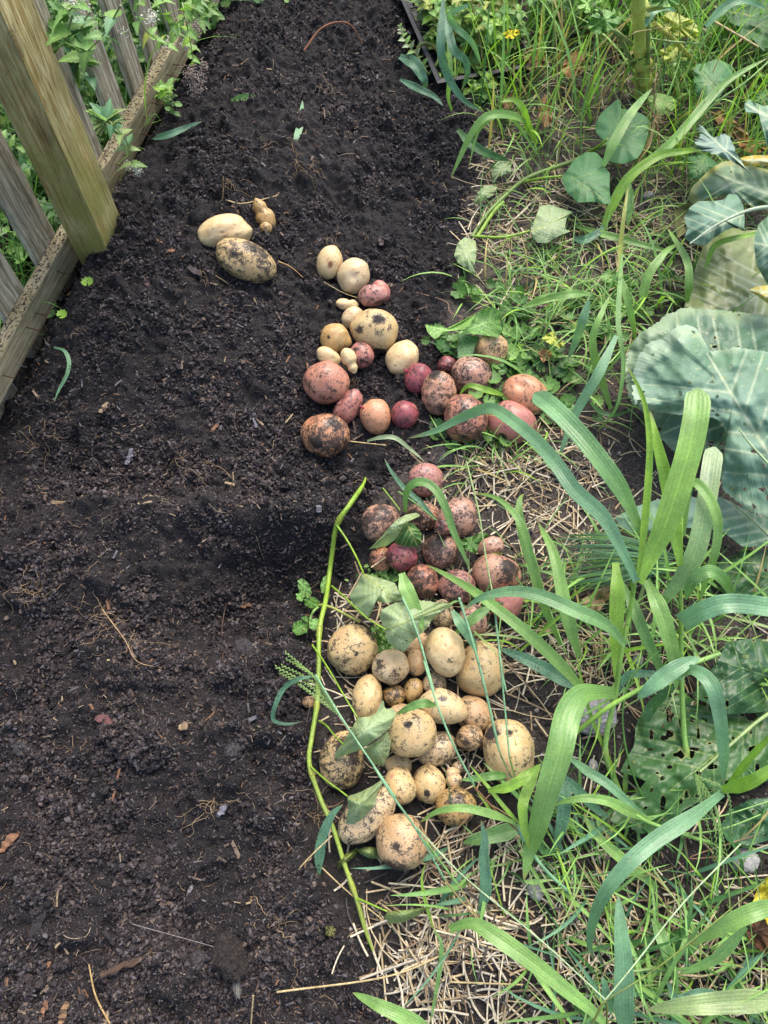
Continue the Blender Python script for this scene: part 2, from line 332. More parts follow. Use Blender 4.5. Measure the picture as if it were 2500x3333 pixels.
def stem_part(fr, pts, rpx, zs, col, parent=None, name='stem', n=28, tip=1.0, col2=None, mat='stem', nodes=None):
    p, q = path3(fr, pts, zs, n); s = FR[fr][2]; t = np.linspace(0, 1, n)
    r = rpx * s * depth(p) / FPX * (1 + (tip - 1) * t)
    if n >= 90: r = r * (.4 + .6 * sstep(0, .035, t)) * (.55 + .45 * sstep(1, .93, t))
    if nodes:
        for k in nodes: r = r * (1 + .4 * np.exp(-((t - k) / .010) ** 2))
    c = np.array(col)[None] * (1 - t[:, None]) + np.array(col2 if col2 else col)[None] * t[:, None]
    c = c * (1 + .12 * np.sin(t * 23 + rpx))[:, None]
    for k in (nodes or ()): c = c * (1 + np.exp(-((t - k) / .008) ** 2)[:, None] * np.array([.15, -.12, -.2]))
    mb = MB(); tube(mb, p, r, c, 8); return mb.build(name, mat, parent)
def blade_mesh(mb, p, w, col, twist=0.0, fold=.22, shape='taper', col2=None, wav=.0, seed=0):
    n = len(p); t = np.linspace(0, 1, n); T = nrm(np.gradient(p, axis=0))
    N = nrm(np.array([0, 0, CAMH]) - p) * .75 + np.array([0, 0, .25]); N = nrm(N - T * (N * T).sum(-1, keepdims=True)); Sd = np.cross(T, N)
    tw = twist * (t - .3); Sd2 = Sd * np.cos(tw)[:, None] + N * np.sin(tw)[:, None]; N2 = np.cross(Sd2, T)
    if shape == 'taper': pr = np.minimum(.45 + .55 * sstep(0, .28, t), 1) * np.clip(1 - t ** 3.2, 0, 1) ** .75
    elif shape == 'blunt': pr = (.45 + .55 * sstep(0, .4, t)) * np.sqrt(np.clip(1 - np.clip((t - .93) / .07, 0, 1) ** 2, 0.02, 1))
    elif shape == 'both': pr = np.clip(np.sin(np.pi * np.clip(t, .004, .996)), 0, 1) ** .55
    else: pr = np.ones(n)
    K = np.array([-1, -.84, -.68, -.5, -.34, -.18, -.05, 0, .05, .18, .34, .5, .68, .84, 1]); w = w * pr * .5
    off = fold * np.abs(K)
    rs = np.random.default_rng(seed); ph = rs.random(3) * 6
    ripple = wav * np.sin(t * 17 + ph[0])[:, None] * (np.abs(K) ** 2)[None, :] * np.sign(K)[None]
    v = p[:, None] + w[:, None, None] * (K[None, :, None] * Sd2[:, None] + (off[None, :] + ripple)[..., None] * N2[:, None])
    c = np.array(col)[None, None] * (1 - t[:, None, None]) + np.array(col2 if col2 else col)[None, None] * t[:, None, None]
    lite = np.array([1.05, .97, 1.02, .96, 1.03, .97, 1.0, 1.6, 1.0, .97, 1.03, .96, 1.02, .97, 1.05]) * (1 + .035 * rs.normal(size=15)); tipb = sstep(.90 + .06 * rs.random(), 1.0, t)[:, None, None] * (.6 if shape == 'taper' else .0); c = c * (1 - tipb) + np.array(S(176, 150, 96)) * tipb
    c = c * lite[None, :, None] * (1 + .10 * np.sin(t * 9 + ph[1]) + .06 * np.sin(t * 31 + ph[2]))[:, None, None]
    mb.add(v.reshape(-1, 3), grid_faces(n, 15), c.reshape(-1, 3), np.tile(np.array([0, .3, 0, .3, 0, .3, .2, 1, .2, .3, 0, .3, 0, .3, 0]), n))
_bs = [0]
def blade(fr, pts, w, zs, col, parent=None, name='blade', mat='blade', n=30, **kw):
    _bs[0] += 1; p, q = path3(fr, pts, zs, n); s = FR[fr][2]; mb = MB()
    blade_mesh(mb, p, w * s * depth(p) / FPX * .97, col, seed=_bs[0], wav=kw.pop('wav', .12), **kw); return mb.build(name, mat, parent)
def traced_leaf(fr, ctr, outline, z, col, parent=None, name='leaf', mat='vine', tilt=(0, 0), cup=0.0, wave=0.0, rings=22, seg=110, anchor=None, tip=None, veins=6,
                vcol=None, vw=2.4, holes=0.0, hole_px=14, seed=1, edgecol=None, lump=0.0, rag=0.0, pucker=0.0):
    """a leaf blade seen from above: star outline round its centre, with its own height, tilt, cupping and wavy margin"""
    c = F(fr, ctr)[0]; o = F(fr, outline); rs = np.random.default_rng(seed)
    o = np.vstack([o, o[:1]]); d = np.linalg.norm(np.diff(o, axis=0), axis=1); s = np.concatenate([[0], np.cumsum(d)]); tt = np.linspace(0, s[-1], seg, endpoint=False)
    ou = np.column_stack([np.interp(tt, s, o[:, 0]), np.interp(tt, s, o[:, 1])])
    ou = (ou * 2 + np.roll(ou, 1, 0) + np.roll(ou, -1, 0)) / 4
    if rag:
        q = rs.normal(size=seg) * rag; ou = c + (ou - c) * (1 + q)[:, None]
    k = np.linspace(0, 1, rings)[:, None, None]; g = c + (ou - c)[None] * k; rad = np.linalg.norm(ou - c, axis=1); R = rad.mean()
    dd = (g - c) / R; kk = k[..., 0] * np.ones((1, seg)); ph = np.linspace(0, 2 * np.pi, seg, endpoint=False)[None]
    h = z + (tilt[0] * dd[..., 0] - tilt[1] * dd[..., 1]) + cup * kk ** 2 * (rad / R)[None]
    nu = fbm(g[..., 0] / 100, g[..., 1] / 100, 1.1, 3, seed) - .5
    h = h + wave * kk ** 2.5 * (np.sin(ph * 7 + seed) * .6 + np.sin(ph * 13 + seed * 2) * .4) + lump * nu * 2
    vein = np.zeros(g.shape[:2])
    A = F(fr, anchor)[0] if anchor is not None else c
    if tip is not None:
        Tp = F(fr, tip)[0]; segs = [(A, Tp, 1.35)]; ax = Tp - A; L = np.linalg.norm(ax); ax = ax / L; pe = np.array([-ax[1], ax[0]])
        for i in range(veins):
            f_ = (i + .3) / veins * .82; b = A + ax * L * f_
            for sg in (-1, 1): segs.append((b, b + (ax * (.75 + .1 * (i % 2)) + pe * sg) * L * .75 * (1 - f_ * .55), .8))
        for a_, b_, ww in segs:
            ab = b_ - a_; u_ = np.clip(((g - a_) * ab).sum(-1) / (ab @ ab), 0, 1); ds = np.linalg.norm(g - (a_ + u_[..., None] * ab), axis=-1)
            wd = vw * ww * (1.25 - .8 * u_) ; vein = np.maximum(vein, np.exp(-(ds / wd) ** 2) * (1 if ww > 1 else .75))
            if pucker: h = h - pucker * np.exp(-(ds / (wd * 4)) ** 2)
    p = GZ(g[..., 0], g[..., 1], np.maximum(h, .002)); col = np.array(col); vc = np.array(vcol if vcol else np.minimum(col * 1.9 + .03, .7))
    cc = col[None, None] * (1 + .25 * nu[..., None]) ; cc = cc * (1 - vein[..., None] * .85) + vc * vein[..., None] * .85
    if edgecol is not None:
        e = (sstep(.80, 1.0, kk + .5 * nu))[..., None]; cc = cc * (1 - e) + np.array(edgecol) * e
    f = grid_faces(rings, seg, True)
    if holes:
        hn = vn(g[..., 0] / hole_px, g[..., 1] / hole_px, 1.0, seed + 3) * .75 + vn(g[..., 0] / hole_px, g[..., 1] / hole_px, .31, seed + 9) * .25
        bad = (hn > 1 - holes) & (vein < .4); f = f[~bad.ravel()[f].any(1)]
        rim = ((hn > 1 - holes - .05) & (hn <= 1 - holes))[..., None]; cc = np.where(rim, cc * .5 + np.array(S(190, 195, 120)) * .5, cc)
    mb = MB(); mb.add(p.reshape(-1, 3), f, np.clip(cc, 0, .9).reshape(-1, 3), vein.ravel()); return mb.build(name, mat, parent)
# ================================================================ GROUND
def axis(a, b, step, far):
    c = list(np.arange(a, b, step)); s = step; x = c[-1]
    while x < far: s *= 1.25; x += s; c.append(x)
    s = step; x = c[0]; pre = []
    while x > -far: s *= 1.25; x -= s; pre.append(x)
    return np.array(pre[::-1] + c)
gx = axis(-1.30, 1.30, .0036, 40); gy = axis(-.30, 2.6, .0036, 40)
X, Y = np.meshgrid(gx, gy); near = (np.abs(X) < 2.5) & (np.abs(Y - 1) < 2.8)
Zg = np.where(near, hfull(X, Y), -.02); B = np.where(near, bedmask(X, Y), 0)
fn_ = (X - FO[0]) * FN[0] + (Y - FO[1]) * FN[1]; beh = sstep(.0, -.06, fn_)
cs = np.array((.0092, .0081, .0087)); cr = np.array((.060, .050, .042)); cb = np.array((.022, .020, .014))  # cs: near-black bed soil, painting in the shadow gaps between crumbs
gn = fbm(X, Y, 8, 3, 77)[..., None]
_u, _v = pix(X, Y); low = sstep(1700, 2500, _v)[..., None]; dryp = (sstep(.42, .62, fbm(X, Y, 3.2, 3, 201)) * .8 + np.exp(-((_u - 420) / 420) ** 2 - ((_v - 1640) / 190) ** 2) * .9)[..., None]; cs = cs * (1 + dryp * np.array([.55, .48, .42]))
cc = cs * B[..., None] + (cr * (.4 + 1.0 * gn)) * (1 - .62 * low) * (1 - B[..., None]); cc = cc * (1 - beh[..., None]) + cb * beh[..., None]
out = np.maximum(np.maximum(sstep(1.5, 2.4, X), sstep(-1.1, -1.6, X)), np.maximum(sstep(2.75, 3.4, Y), sstep(-.7, -1.4, Y)))[..., None]; cc = cc * (1 - out) + np.array((.034, .050, .018)) * (.6 + .8 * gn) * out
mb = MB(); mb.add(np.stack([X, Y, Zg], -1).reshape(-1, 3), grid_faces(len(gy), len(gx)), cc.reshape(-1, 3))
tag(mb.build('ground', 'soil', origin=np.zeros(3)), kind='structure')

def rotm(n, flat=0.0, rs=RNG):
    """random rotations; flat=1 keeps local z near up"""
    q = rs.normal(size=(n, 4)); q /= np.linalg.norm(q, axis=1, keepdims=True)
    if flat:
        a = rs.random(n) * 2 * np.pi; tl = rs.normal(size=n) * (1 - flat); ax = rs.random(n) * 2 * np.pi
        w1, z1 = np.cos(a / 2), np.sin(a / 2); w2 = np.cos(tl / 2); x2 = np.sin(tl / 2) * np.cos(ax); y2 = np.sin(tl / 2) * np.sin(ax)
        q = np.stack([w2 * w1, x2 * w1 + y2 * z1, y2 * w1 - x2 * z1, w2 * z1], 1)
    w, x, y, z = q.T
    return np.stack([1 - 2 * (y * y + z * z), 2 * (x * y - z * w), 2 * (x * z + y * w), 2 * (x * y + z * w), 1 - 2 * (x * x + z * z), 2 * (y * z - x * w),
                     2 * (x * z - y * w), 2 * (y * z + x * w), 1 - 2 * (x * x + y * y)], 1).reshape(n, 3, 3)
def scatter(mb, tv, tf, pos, R, sc, col, jit=0.0, tcol=None):
    n = len(pos); tv = np.asarray(tv, float); V = tv[None] * sc[:, None, :]
    if jit: V = V * (1 + jit * RNG.normal(size=V.shape[:2] + (1,)))
    V = np.einsum('nij,nkj->nki', R, V) + pos[:, None]
    f = np.asarray(tf, int); Fc = f[None] + (np.arange(n) * len(tv))[:, None, None]
    c = np.repeat(col[:, None], len(tv), 1)
    if tcol is not None: c = c * np.asarray(tcol)[None, :, None]
    mb.add(V.reshape(-1, 3), Fc.reshape(-1, f.shape[1]), c.reshape(-1, 3))
def sample(n, rect, dens, full=True):
    """random ground points seen inside pixel rectangle, kept with probability dens(x, y, u, v)"""
    u = RNG.uniform(rect[0], rect[2], n); v = RNG.uniform(rect[1], rect[3], n); p = P3(u, v, 0.0)
    k = RNG.random(n) < dens(p[:, 0], p[:, 1], u, v); p = p[k]; p[:, 2] = (hfull if full else hbase)(p[:, 0], p[:, 1]); return p
ICO_V = np.array([[0, 0, 1], [.894, 0, .447], [.276, .851, .447], [-.724, .526, .447], [-.724, -.526, .447], [.276, -.851, .447],
                  [.724, .526, -.447], [-.276, .851, -.447], [-.894, 0, -.447], [-.276, -.851, -.447], [.724, -.526, -.447], [0, 0, -1]])
ICO_F = [[0, 1, 2], [0, 2, 3], [0, 3, 4], [0, 4, 5], [0, 5, 1], [1, 6, 2], [2, 7, 3], [3, 8, 4], [4, 9, 5], [5, 10, 1], [6, 7, 2], [7, 8, 3], [8, 9, 4], [9, 10, 5], [10, 6, 1],
         [11, 7, 6], [11, 8, 7], [11, 9, 8], [11, 10, 9], [11, 6, 10]]
OCT_V = np.array([[1, 0, 0], [0, 1, 0], [-1, 0, 0], [0, -1, 0], [0, 0, 1], [0, 0, -1.]]); OCT_F = [[0, 1, 4], [1, 2, 4], [2, 3, 4], [3, 0, 4], [1, 0, 5], [2, 1, 5], [3, 2, 5], [0, 3, 5]]
BOX_V = np.array([[-1, -1, -1], [1, -.7, -1], [1, .8, -1], [-1, 1, -1], [-.9, -.8, 1], [1, -.6, 1], [.85, .7, 1], [-1, .8, 1.]]); BOX_F = [[3, 2, 1, 0], [4, 5, 6, 7], [0, 1, 5, 4], [1, 2, 6, 5], [2, 3, 7, 6], [3, 0, 4, 7]]
ALL = (-250, -120, 2750, 3500)
inbed = lambda x, y, u, v: bedmask(x, y) * .97 + .03
# crumbs of compost
p = sample(225000, ALL, inbed); n = len(p); r = .0011 * np.exp(np.abs(RNG.normal(size=n)) * .60) + .0004
r = np.minimum(r, .006); pal = np.array([S(54, 49, 51), S(71, 64, 65), S(38, 34, 36), S(106, 95, 88), S(94, 89, 92)]); c = pal[RNG.choice(5, n, p=[.34, .28, .18, .08, .12])]
mf = fbm(p[:, 0], p[:, 1], 13, 3, 207); r = r * (.6 + 1.0 * sstep(.38, .62, mf)); uu, vv = pix(p[:, 0], p[:, 1]); dr_ = np.clip(sstep(.42, .62, fbm(p[:, 0], p[:, 1], 3.2, 3, 201)) * .8 + np.exp(-((uu - 420) / 420) ** 2 - ((vv - 1640) / 190) ** 2) * .9, 0, 1.2)[:, None]; c = c * (1 + dr_ * np.array([.34, .28, .22])); r = np.minimum(r, .0048)
mb = MB(); p[:, 2] += r * .3 + RNG.random(n) ** 2 * .0035
bg_ = r > .0026; rot_ = rotm(n); sc_ = np.stack([r * RNG.uniform(.7, 1.5, n), r, r * RNG.uniform(.6, 1, n)], 1)
scatter(mb, OCT_V, OCT_F, p[~bg_], rot_[~bg_], sc_[~bg_], c[~bg_], .25); scatter(mb, ICO_V, ICO_F, p[bg_], rot_[bg_], sc_[bg_] * np.array([1.05, .9, .62]), c[bg_] * .9, .34)
p = sample(3200, ALL, lambda x, y, u, v: bedmask(x, y) * sstep(.40, .62, fbm(x, y, 9, 2, 91)) + .02); n = len(p); r = .0030 * np.exp(np.abs(RNG.normal(size=n)) * .45); r = np.minimum(r, .009); p[:, 2] += r * .3
scatter(mb, ICO_V, ICO_F, p, rotm(n), np.stack([r * RNG.uniform(.8, 1.4, n), r, r * RNG.uniform(.6, 1, n)], 1), pal[RNG.choice(5, n, p=[.44, .24, .26, .02, .04])], .30)
tag(mb.build('soil_crumbs', 'crumb', origin=np.zeros(3), smooth=False), 'loose dark crumbs of compost lying all over the dug bed', 'soil crumbs', kind='stuff')
# grit on the light ground to the right
p = sample(42000, ALL, lambda x, y, u, v: (1 - bedmask(x, y)) * (.25 + .75 * sstep(.4, .6, fbm(x, y, 6, 2, 92))) * sstep(900, 1300, u)); n = len(p); r = .0014 * np.exp(np.abs(RNG.normal(size=n)) * .55); r = np.minimum(r, .008)
pal = np.array([S(95, 88, 84), S(125, 118, 112), S(60, 54, 54), S(80, 72, 66), S(165, 158, 150)]); mb = MB()
scatter(mb, ICO_V, ICO_F, p, rotm(n), np.stack([r * RNG.uniform(.8, 1.4, n), r, r * RNG.uniform(.6, 1, n)], 1), pal[RNG.choice(5, n, p=[.3, .15, .25, .25, .05])], .15)
tag(mb.build('grit', 'crumb', origin=np.zeros(3), smooth=False), 'small grey brown grit and crumbs on the untouched ground right of the bed', 'grit', kind='stuff')
# bits of wood and bark in the compost
p = sample(34000, ALL, lambda x, y, u, v: inbed(x, y, u, v) * (.25 + .75 * sstep(.45, .6, fbm(x, y, 4, 2, 93)))); n = len(p); L = .0022 * np.exp(np.abs(RNG.normal(size=n)) * .65); L = np.minimum(L, .013); p[:, 2] += .0012
pal = np.array([S(92, 78, 68), S(122, 106, 92), S(52, 46, 48), S(165, 145, 116), S(134, 100, 74), S(118, 114, 118)]); mb = MB()
scatter(mb, BOX_V, BOX_F, p, rotm(n, .72), np.stack([L * 1.15, L * RNG.uniform(.12, .34, n), L * RNG.uniform(.05, .14, n)], 1), pal[RNG.choice(6, n, p=[.26, .16, .34, .06, .06, .12])], .1)
tag(mb.build('bark_chips', 'crumb', origin=np.zeros(3), smooth=False), 'small slivers of bark and wood mixed through the dark compost', 'bark chips', kind='stuff')
# root fibres
mb = MB(); p = sample(1500, ALL, lambda x, y, u, v: bedmask(x, y) * (.25 + .75 * sstep(.5, .62, fbm(x, y, 5, 2, 94))))
for q in p[:620]:
    a = random.random() * 6.28; k = random.randint(5, 10); L = random.uniform(.012, .055) / k; pt = [q[:2]]
    for i in range(k): a += random.gauss(0, .5); pt.append(pt[-1] + L * np.array([math.cos(a), math.sin(a)]))
    pt = np.array(pt); z = hfull(pt[:, 0], pt[:, 1]) + .0015 + .005 * np.abs(np.sin(np.linspace(0, 3.1, len(pt)))) * random.random()
    c = S(*random.choice([(165, 140, 110), (120, 98, 80), (190, 170, 140), (90, 74, 64)])); tube(mb, np.column_stack([pt, z]), random.uniform(.0003, .0007), np.array(c), 4, False)
def rootclump(u, v, spread, cnt, col, rr=.0006):
    for _ in range(cnt):
        q = GZ(np.array([u + random.gauss(0, spread * .4)]), np.array([v + random.gauss(0, spread * .25)]))[0]; a = random.random() * 6.28; k = 9; L = random.uniform(.02, .07) / k; pt = [q[:2]]
        for i in range(k): a += random.gauss(0, .55); pt.append(pt[-1] + L * np.array([math.cos(a), math.sin(a)]))
        pt = np.array(pt); z = hfull(pt[:, 0], pt[:, 1]) + .002 + .010 * random.random() * np.sin(np.linspace(0, 3.1, len(pt)))
        tube(mb, np.column_stack([pt, z]), rr * random.uniform(.5, 1.2), np.array(col), 4, False)
for u, v, s, k in [(340, 2010, 110, 26), (430, 2080, 60, 10), (110, 1930, 70, 16), (620, 1530, 90, 14), (1000, 560, 70, 12), (740, 620, 60, 8), (930, 490, 50, 8), (690, 950, 30, 4), (1130, 1270, 40, 10), (1100, 800, 40, 8),
                   (120, 1440, 60, 10), (690, 2640, 60, 10), (1030, 2650, 60, 12), (900, 3000, 50, 10), (1180, 1560, 25, 5), (1060, 300, 40, 6)]: rootclump(u, v, s, k, S(172, 146, 112))
tag(mb.build('root_fibres', 'root', origin=np.zeros(3)), 'thin pale root fibres tangled through the dug soil', 'roots', kind='stuff')
# straw
ang = np.linspace(0, 2 * np.pi, 6, endpoint=False)
def straw_mesh(pts, n0):
    k = 5; t = np.linspace(-1, 1, k)
    tv = np.array([[x, np.cos(a), np.sin(a)] for x in t for a in ang]); tf = grid_faces(k, 6, True)
    n = len(pts); L = RNG.uniform(.010, .040, n) * RNG.choice([1, 2.0, .6], n); r = RNG.uniform(.0006, .0016, n); R = rotm(n, .93)
    bend = RNG.normal(size=n) * .10; V = np.repeat(tv[None], n, 0) * np.stack([L, r * 1.35, r * .55], 1)[:, None]
    V[..., 1] += (bend * L)[:, None] * (tv[None, :, 0] ** 2)
    kink = RNG.random(n) < .25; V[..., 2] += (kink * L * .25)[:, None] * np.maximum(tv[None, :, 0], 0)
    V = np.einsum('nij,nkj->nki', R, V) + pts[:, None]
    pal = np.array([S(212, 190, 148), S(228, 214, 182), S(176, 152, 114), S(134, 112, 88), S(80, 72, 68), S(204, 194, 172)]); c = pal[RNG.choice(6, n, p=[.22, .22, .18, .12, .12, .14])] * RNG.uniform(.8, 1.1, (n, 1))
    Fc = tf[None] + (np.arange(n) * len(tv))[:, None, None]; m = MB(); m.add(V.reshape(-1, 3), Fc.reshape(-1, 4), np.repeat(c, len(tv), 0)); return m
BL = [(1850, 850, 260, 130, 1.5), (2000, 640, 300, 60, .5), (1600, 700, 100, 120, .8), (1350, 2000, 100, 120, .3), (1700, 1000, 160, 90, .8), (1680, 1620, 200, 150, 1.1), (1560, 1500, 120, 50, .7), (1780, 1500, 180, 90, .8), (1110, 2050, 60, 180, .5), (1450, 2350, 300, 330, .16), (1850, 2100, 200, 200, .35), (1650, 740, 130, 90, .6),
      (1500, 3080, 230, 160, .75), (1950, 3100, 300, 160, .28), (1420, 2900, 150, 110, .5), (1700, 2800, 300, 220, .28), (2350, 3100, 260, 260, .28), (1750, 3290, 400, 90, .6), (2200, 760, 200, 120, .4), (1750, 400, 260, 160, .6), (2300, 400, 220, 200, .4), (1600, 560, 90, 90, .7), (2000, 1900, 500, 400, .16), (2300, 1000, 300, 250, .2)]
def strawd(x, y, u, v):
    s = np.zeros_like(u); cl_ = .35 + 1.1 * sstep(.38, .62, fbm(x, y, 11, 3, 61))
    for a, b, ru, rv, w in BL: s = s + w * np.exp(-((u - a) / ru) ** 2 - ((v - b) / rv) ** 2)
    return np.clip(s * .6 * cl_ + .015, 0, 1) * (1 - bedmask(x, y) * .985)
p = sample(34000, (950, -60, 2700, 3450), strawd); p[:, 2] += .002 + RNG.random(len(p)) ** 2 * .016
tag(straw_mesh(p, 0).build('straw_mulch', 'straw', origin=np.zeros(3)), 'pale dry straw strewn over the ground along the right of the bed', 'straw', kind='stuff')

# larger clods, chips and stones lying on the bed, one object each
def noise3(d, k, seed):
    rs = np.random.default_rng(seed); s = 0
    for i in range(k):
        w = rs.normal(size=3) * (1.2 + .45 * i); s = s + np.sin(d @ w + rs.random() * 6.28) / (1 + .25 * i)
    return s / k
import bmesh
_ico = {}
def ico(sub):
    if sub not in _ico:
        b = bmesh.new(); bmesh.ops.create_icosphere(b, subdivisions=sub, radius=1.0); _ico[sub] = (np.array([v.co[:] for v in b.verts]), np.array([[v.index for v in f.verts] for f in b.faces])); b.free()
    return _ico[sub]
def vol3(D, fr, seed):
    return (fbm(D[:, 0] + 3, D[:, 1] + 3, fr * .6, 3, seed, .6) + fbm(D[:, 1] + 7, D[:, 2] + 5, fr * .6, 3, seed + 5, .6) + fbm(D[:, 2] + 9, D[:, 0] + 2, fr * .6, 3, seed + 9, .6)) / 1.5 - 1
def clod(u, v, rpx, label, seed, col=(.014, .012, .0125), flat=.62, name='soil_clod', cat='soil clod', mat='soil', rough=.16, ex=1.25, group='clods of dug soil'):
    D, Fc = ico(6 if rpx > 40 else 5); p = GZ(np.array([u]), np.array([v]), .0)[0]; r = rpx * float(depth(p)) / FPX
    rr = 1 + rough * noise3(D, 12, seed) * 3.0 + rough * .9 * (np.abs(noise3(D * 3.2, 14, seed + 50)) * 3) + rough * vol3(D, 5, seed) * 1.5 + rough * vol3(D, 13, seed + 1) * 1.1 + rough * vol3(D, 30, seed + 2) * .6
    a = seed * 1.7; V = D * rr[:, None] * np.array([r * ex, r, r * flat]); V = np.column_stack([V[:, 0] * math.cos(a) - V[:, 1] * math.sin(a), V[:, 0] * math.sin(a) + V[:, 1] * math.cos(a), V[:, 2]])
    mb = MB(); z = float(hfull(np.array([p[0]]), np.array([p[1]]))[0]); mb.add(V + [p[0], p[1], z + r * flat * .45], Fc, np.array(col)); return tag(mb.build(name, mat), label, cat, group)
for i, (u, v, r, lab) in enumerate([
 (800, 2130, 36, 'grey crusted clod of soil left of the cut vine'), (765, 2445, 24, 'small light grey rounded clod in the lower bed'), (760, 3110, 50, 'rusty brown root clod at the bottom of the bed'),
 (640, 3130, 28, 'pale gritty grey clod at the bottom of the bed'), (70, 2440, 20, 'pale grey clod at the left edge of the lower bed'), (1440, 1490, 38, 'grey gritty clod between the red potatoes and the loose leaf')]):
    clod(u, v, r, lab, i + 3, col=(.034, .031, .032) if ('grey' in lab) else ((.020, .015, .012) if 'brown' in lab else (.014, .012, .0125)), flat=.5)
for i, (u, v, r, lab, c) in enumerate([(2075, 2145, 17, 'white pebble beside the tall grass stem', S(215, 212, 215)), (1925, 2330, 62, 'large pale gritty stone behind the grass stems at the right', S(140, 136, 134)), (1930, 2490, 15, 'small grey pebble under the gritty stone', S(150, 142, 142)),
  (2420, 2800, 36, 'grey gritty lump at the right edge below the holed leaf', S(52, 50, 50)), (1740, 2900, 24, 'grey pebble among the straw at the lower right', S(120, 116, 120)), (2110, 640, 16, 'pale chip of stone under the heart leaves', S(190, 185, 178))]):
    clod(u, v, r, lab, i + 60, c, .7, 'stone', 'stone', 'stone', .10, 1.2, None)
def chip(u, v, lpx, wpx, ang, col, label, seed, name='wood_chip', cat='wood chip', thick=.25):
    p = GZ(np.array([u]), np.array([v]), full=True)[0]; s = float(depth(p)) / FPX; L, w_ = lpx * s / 2, wpx * s / 2; rs = np.random.default_rng(seed)
    t = np.linspace(-1, 1, 9); top = w_ * (1 - .5 * np.abs(t) ** 3) * (1 + .2 * rs.normal(size=9)); bot = -w_ * (1 - .5 * np.abs(t) ** 3) * (1 + .2 * rs.normal(size=9)); h = w_ * thick
    zz = .3 * w_ * rs.normal(size=9); v = []
    for i in range(9): v += [[t[i] * L, top[i], zz[i]], [t[i] * L, bot[i], zz[i]], [t[i] * L, bot[i] * .8, zz[i] + h], [t[i] * L, top[i] * .8, zz[i] + h]]
    v = np.array(v); f = grid_faces(9, 4, True).tolist() + [[0, 1, 2, 3], [35, 34, 33, 32]]; a = math.radians(ang)
    R = Matrix.Rotation(a, 3, 'Z') @ Matrix.Rotation(rs.normal() * .15, 3, 'Y') @ Matrix.Rotation(rs.normal() * .2, 3, 'X'); v = v @ np.array(R).T
    mb = MB(); mb.add(v + p + [0, 0, .003 + w_ * .3], f, np.array(col) * (1 + .15 * rs.normal(size=(len(v), 1)))); return tag(mb.build(name, 'crumb', smooth=False), label, cat, 'chips of wood lying on the soil')
gr, tn, dk, or_ = S(128, 126, 134), S(165, 142, 112), S(58, 50, 48), S(138, 102, 76)
for i, a in enumerate([(422, 1488, 62, 24, 80, gr, 'pale grey chip of wood on the dark ledge at the left'), (832, 1372, 52, 14, 100, gr, 'narrow grey sliver left of the lower red potatoes'), (1038, 1658, 26, 20, 90, gr, 'small grey chip left of the top of the vine'),
    (960, 1468, 34, 20, 100, dk, 'dark square chip left of the dirtiest orange potato'), (478, 925, 40, 16, 120, S(110, 90, 88), 'brown bark flake in the slope right of the post'), (640, 890, 62, 22, -30, S(90, 80, 80), 'grey bark flake left of the long dirty potato'),
    (385, 2530, 150, 9, 82, or_, 'long thin brown splinter standing out on the lower left bed'), (345, 2345, 70, 26, -12, S(120, 82, 80), 'reddish brown chip in the lower left bed'), (40, 2735, 90, 30, 55, or_, 'orange brown bark chip at the left edge'), (722, 2640, 50, 20, 45, gr, 'pale grey flake in the lower middle of the bed'),
    (600, 2365, 30, 26, 10, tn, 'small tan knobbly chip in the lower bed'), (620, 2900, 40, 12, 70, S(130, 128, 130), 'grey sliver near the fallen hair root'), (428, 3130, 190, 26, 25, S(80, 62, 50), 'long dark brown stick of bark near the bottom edge'), (127, 3000, 110, 34, 80, S(48, 46, 48), 'black slab of bark at the bottom left'),
    (145, 3285, 54, 24, 75, or_, 'small orange brown chip at the bottom left corner'), (210, 3300, 70, 26, 85, S(150, 120, 90), 'tan chip beside another at the bottom left corner'), (700, 1395, 36, 14, 70, or_, 'small rust coloured chip in the middle of the bed'), (560, 820, 26, 14, 0, or_, 'rust brown crumb of bark by the post'),
    (355, 2150, 10, 6, 0, S(230, 220, 150), 'tiny yellow bud on the soil'), (160, 3140, 26, 16, 40, or_, 'small square brown chip near the left bottom'), (775, 3190, 26, 90, 10, S(120, 116, 112), 'grey flat flake at the bottom between two clods'), (560, 2110, 60, 16, 20, S(90, 75, 66), 'dull brown splinter left of the vine sprig'),
    (790, 1975, 60, 16, 8, S(120, 90, 66), 'brown chip in the hollow left of the vine'), (340, 1330, 46, 15, 60, tn, 'tan curled flake on the left bed'), (200, 1640, 60, 14, 5, tn, 'pale strip of wood on the left ledge'), (1240, 790, 40, 18, 95, S(96, 84, 80), 'thin bark chip in the upper bed')]):
    chip(*a, seed=i + 5)
def stalk(fr, pts, rpx, zs, col, label, name='straw_stalk', cat='straw', tip=.8, mat='straw'):
    return tag(stem_part(fr, pts, rpx, zs, col, None, name, 24, tip, mat=mat), label, cat)
st_c = S(205, 182, 130)
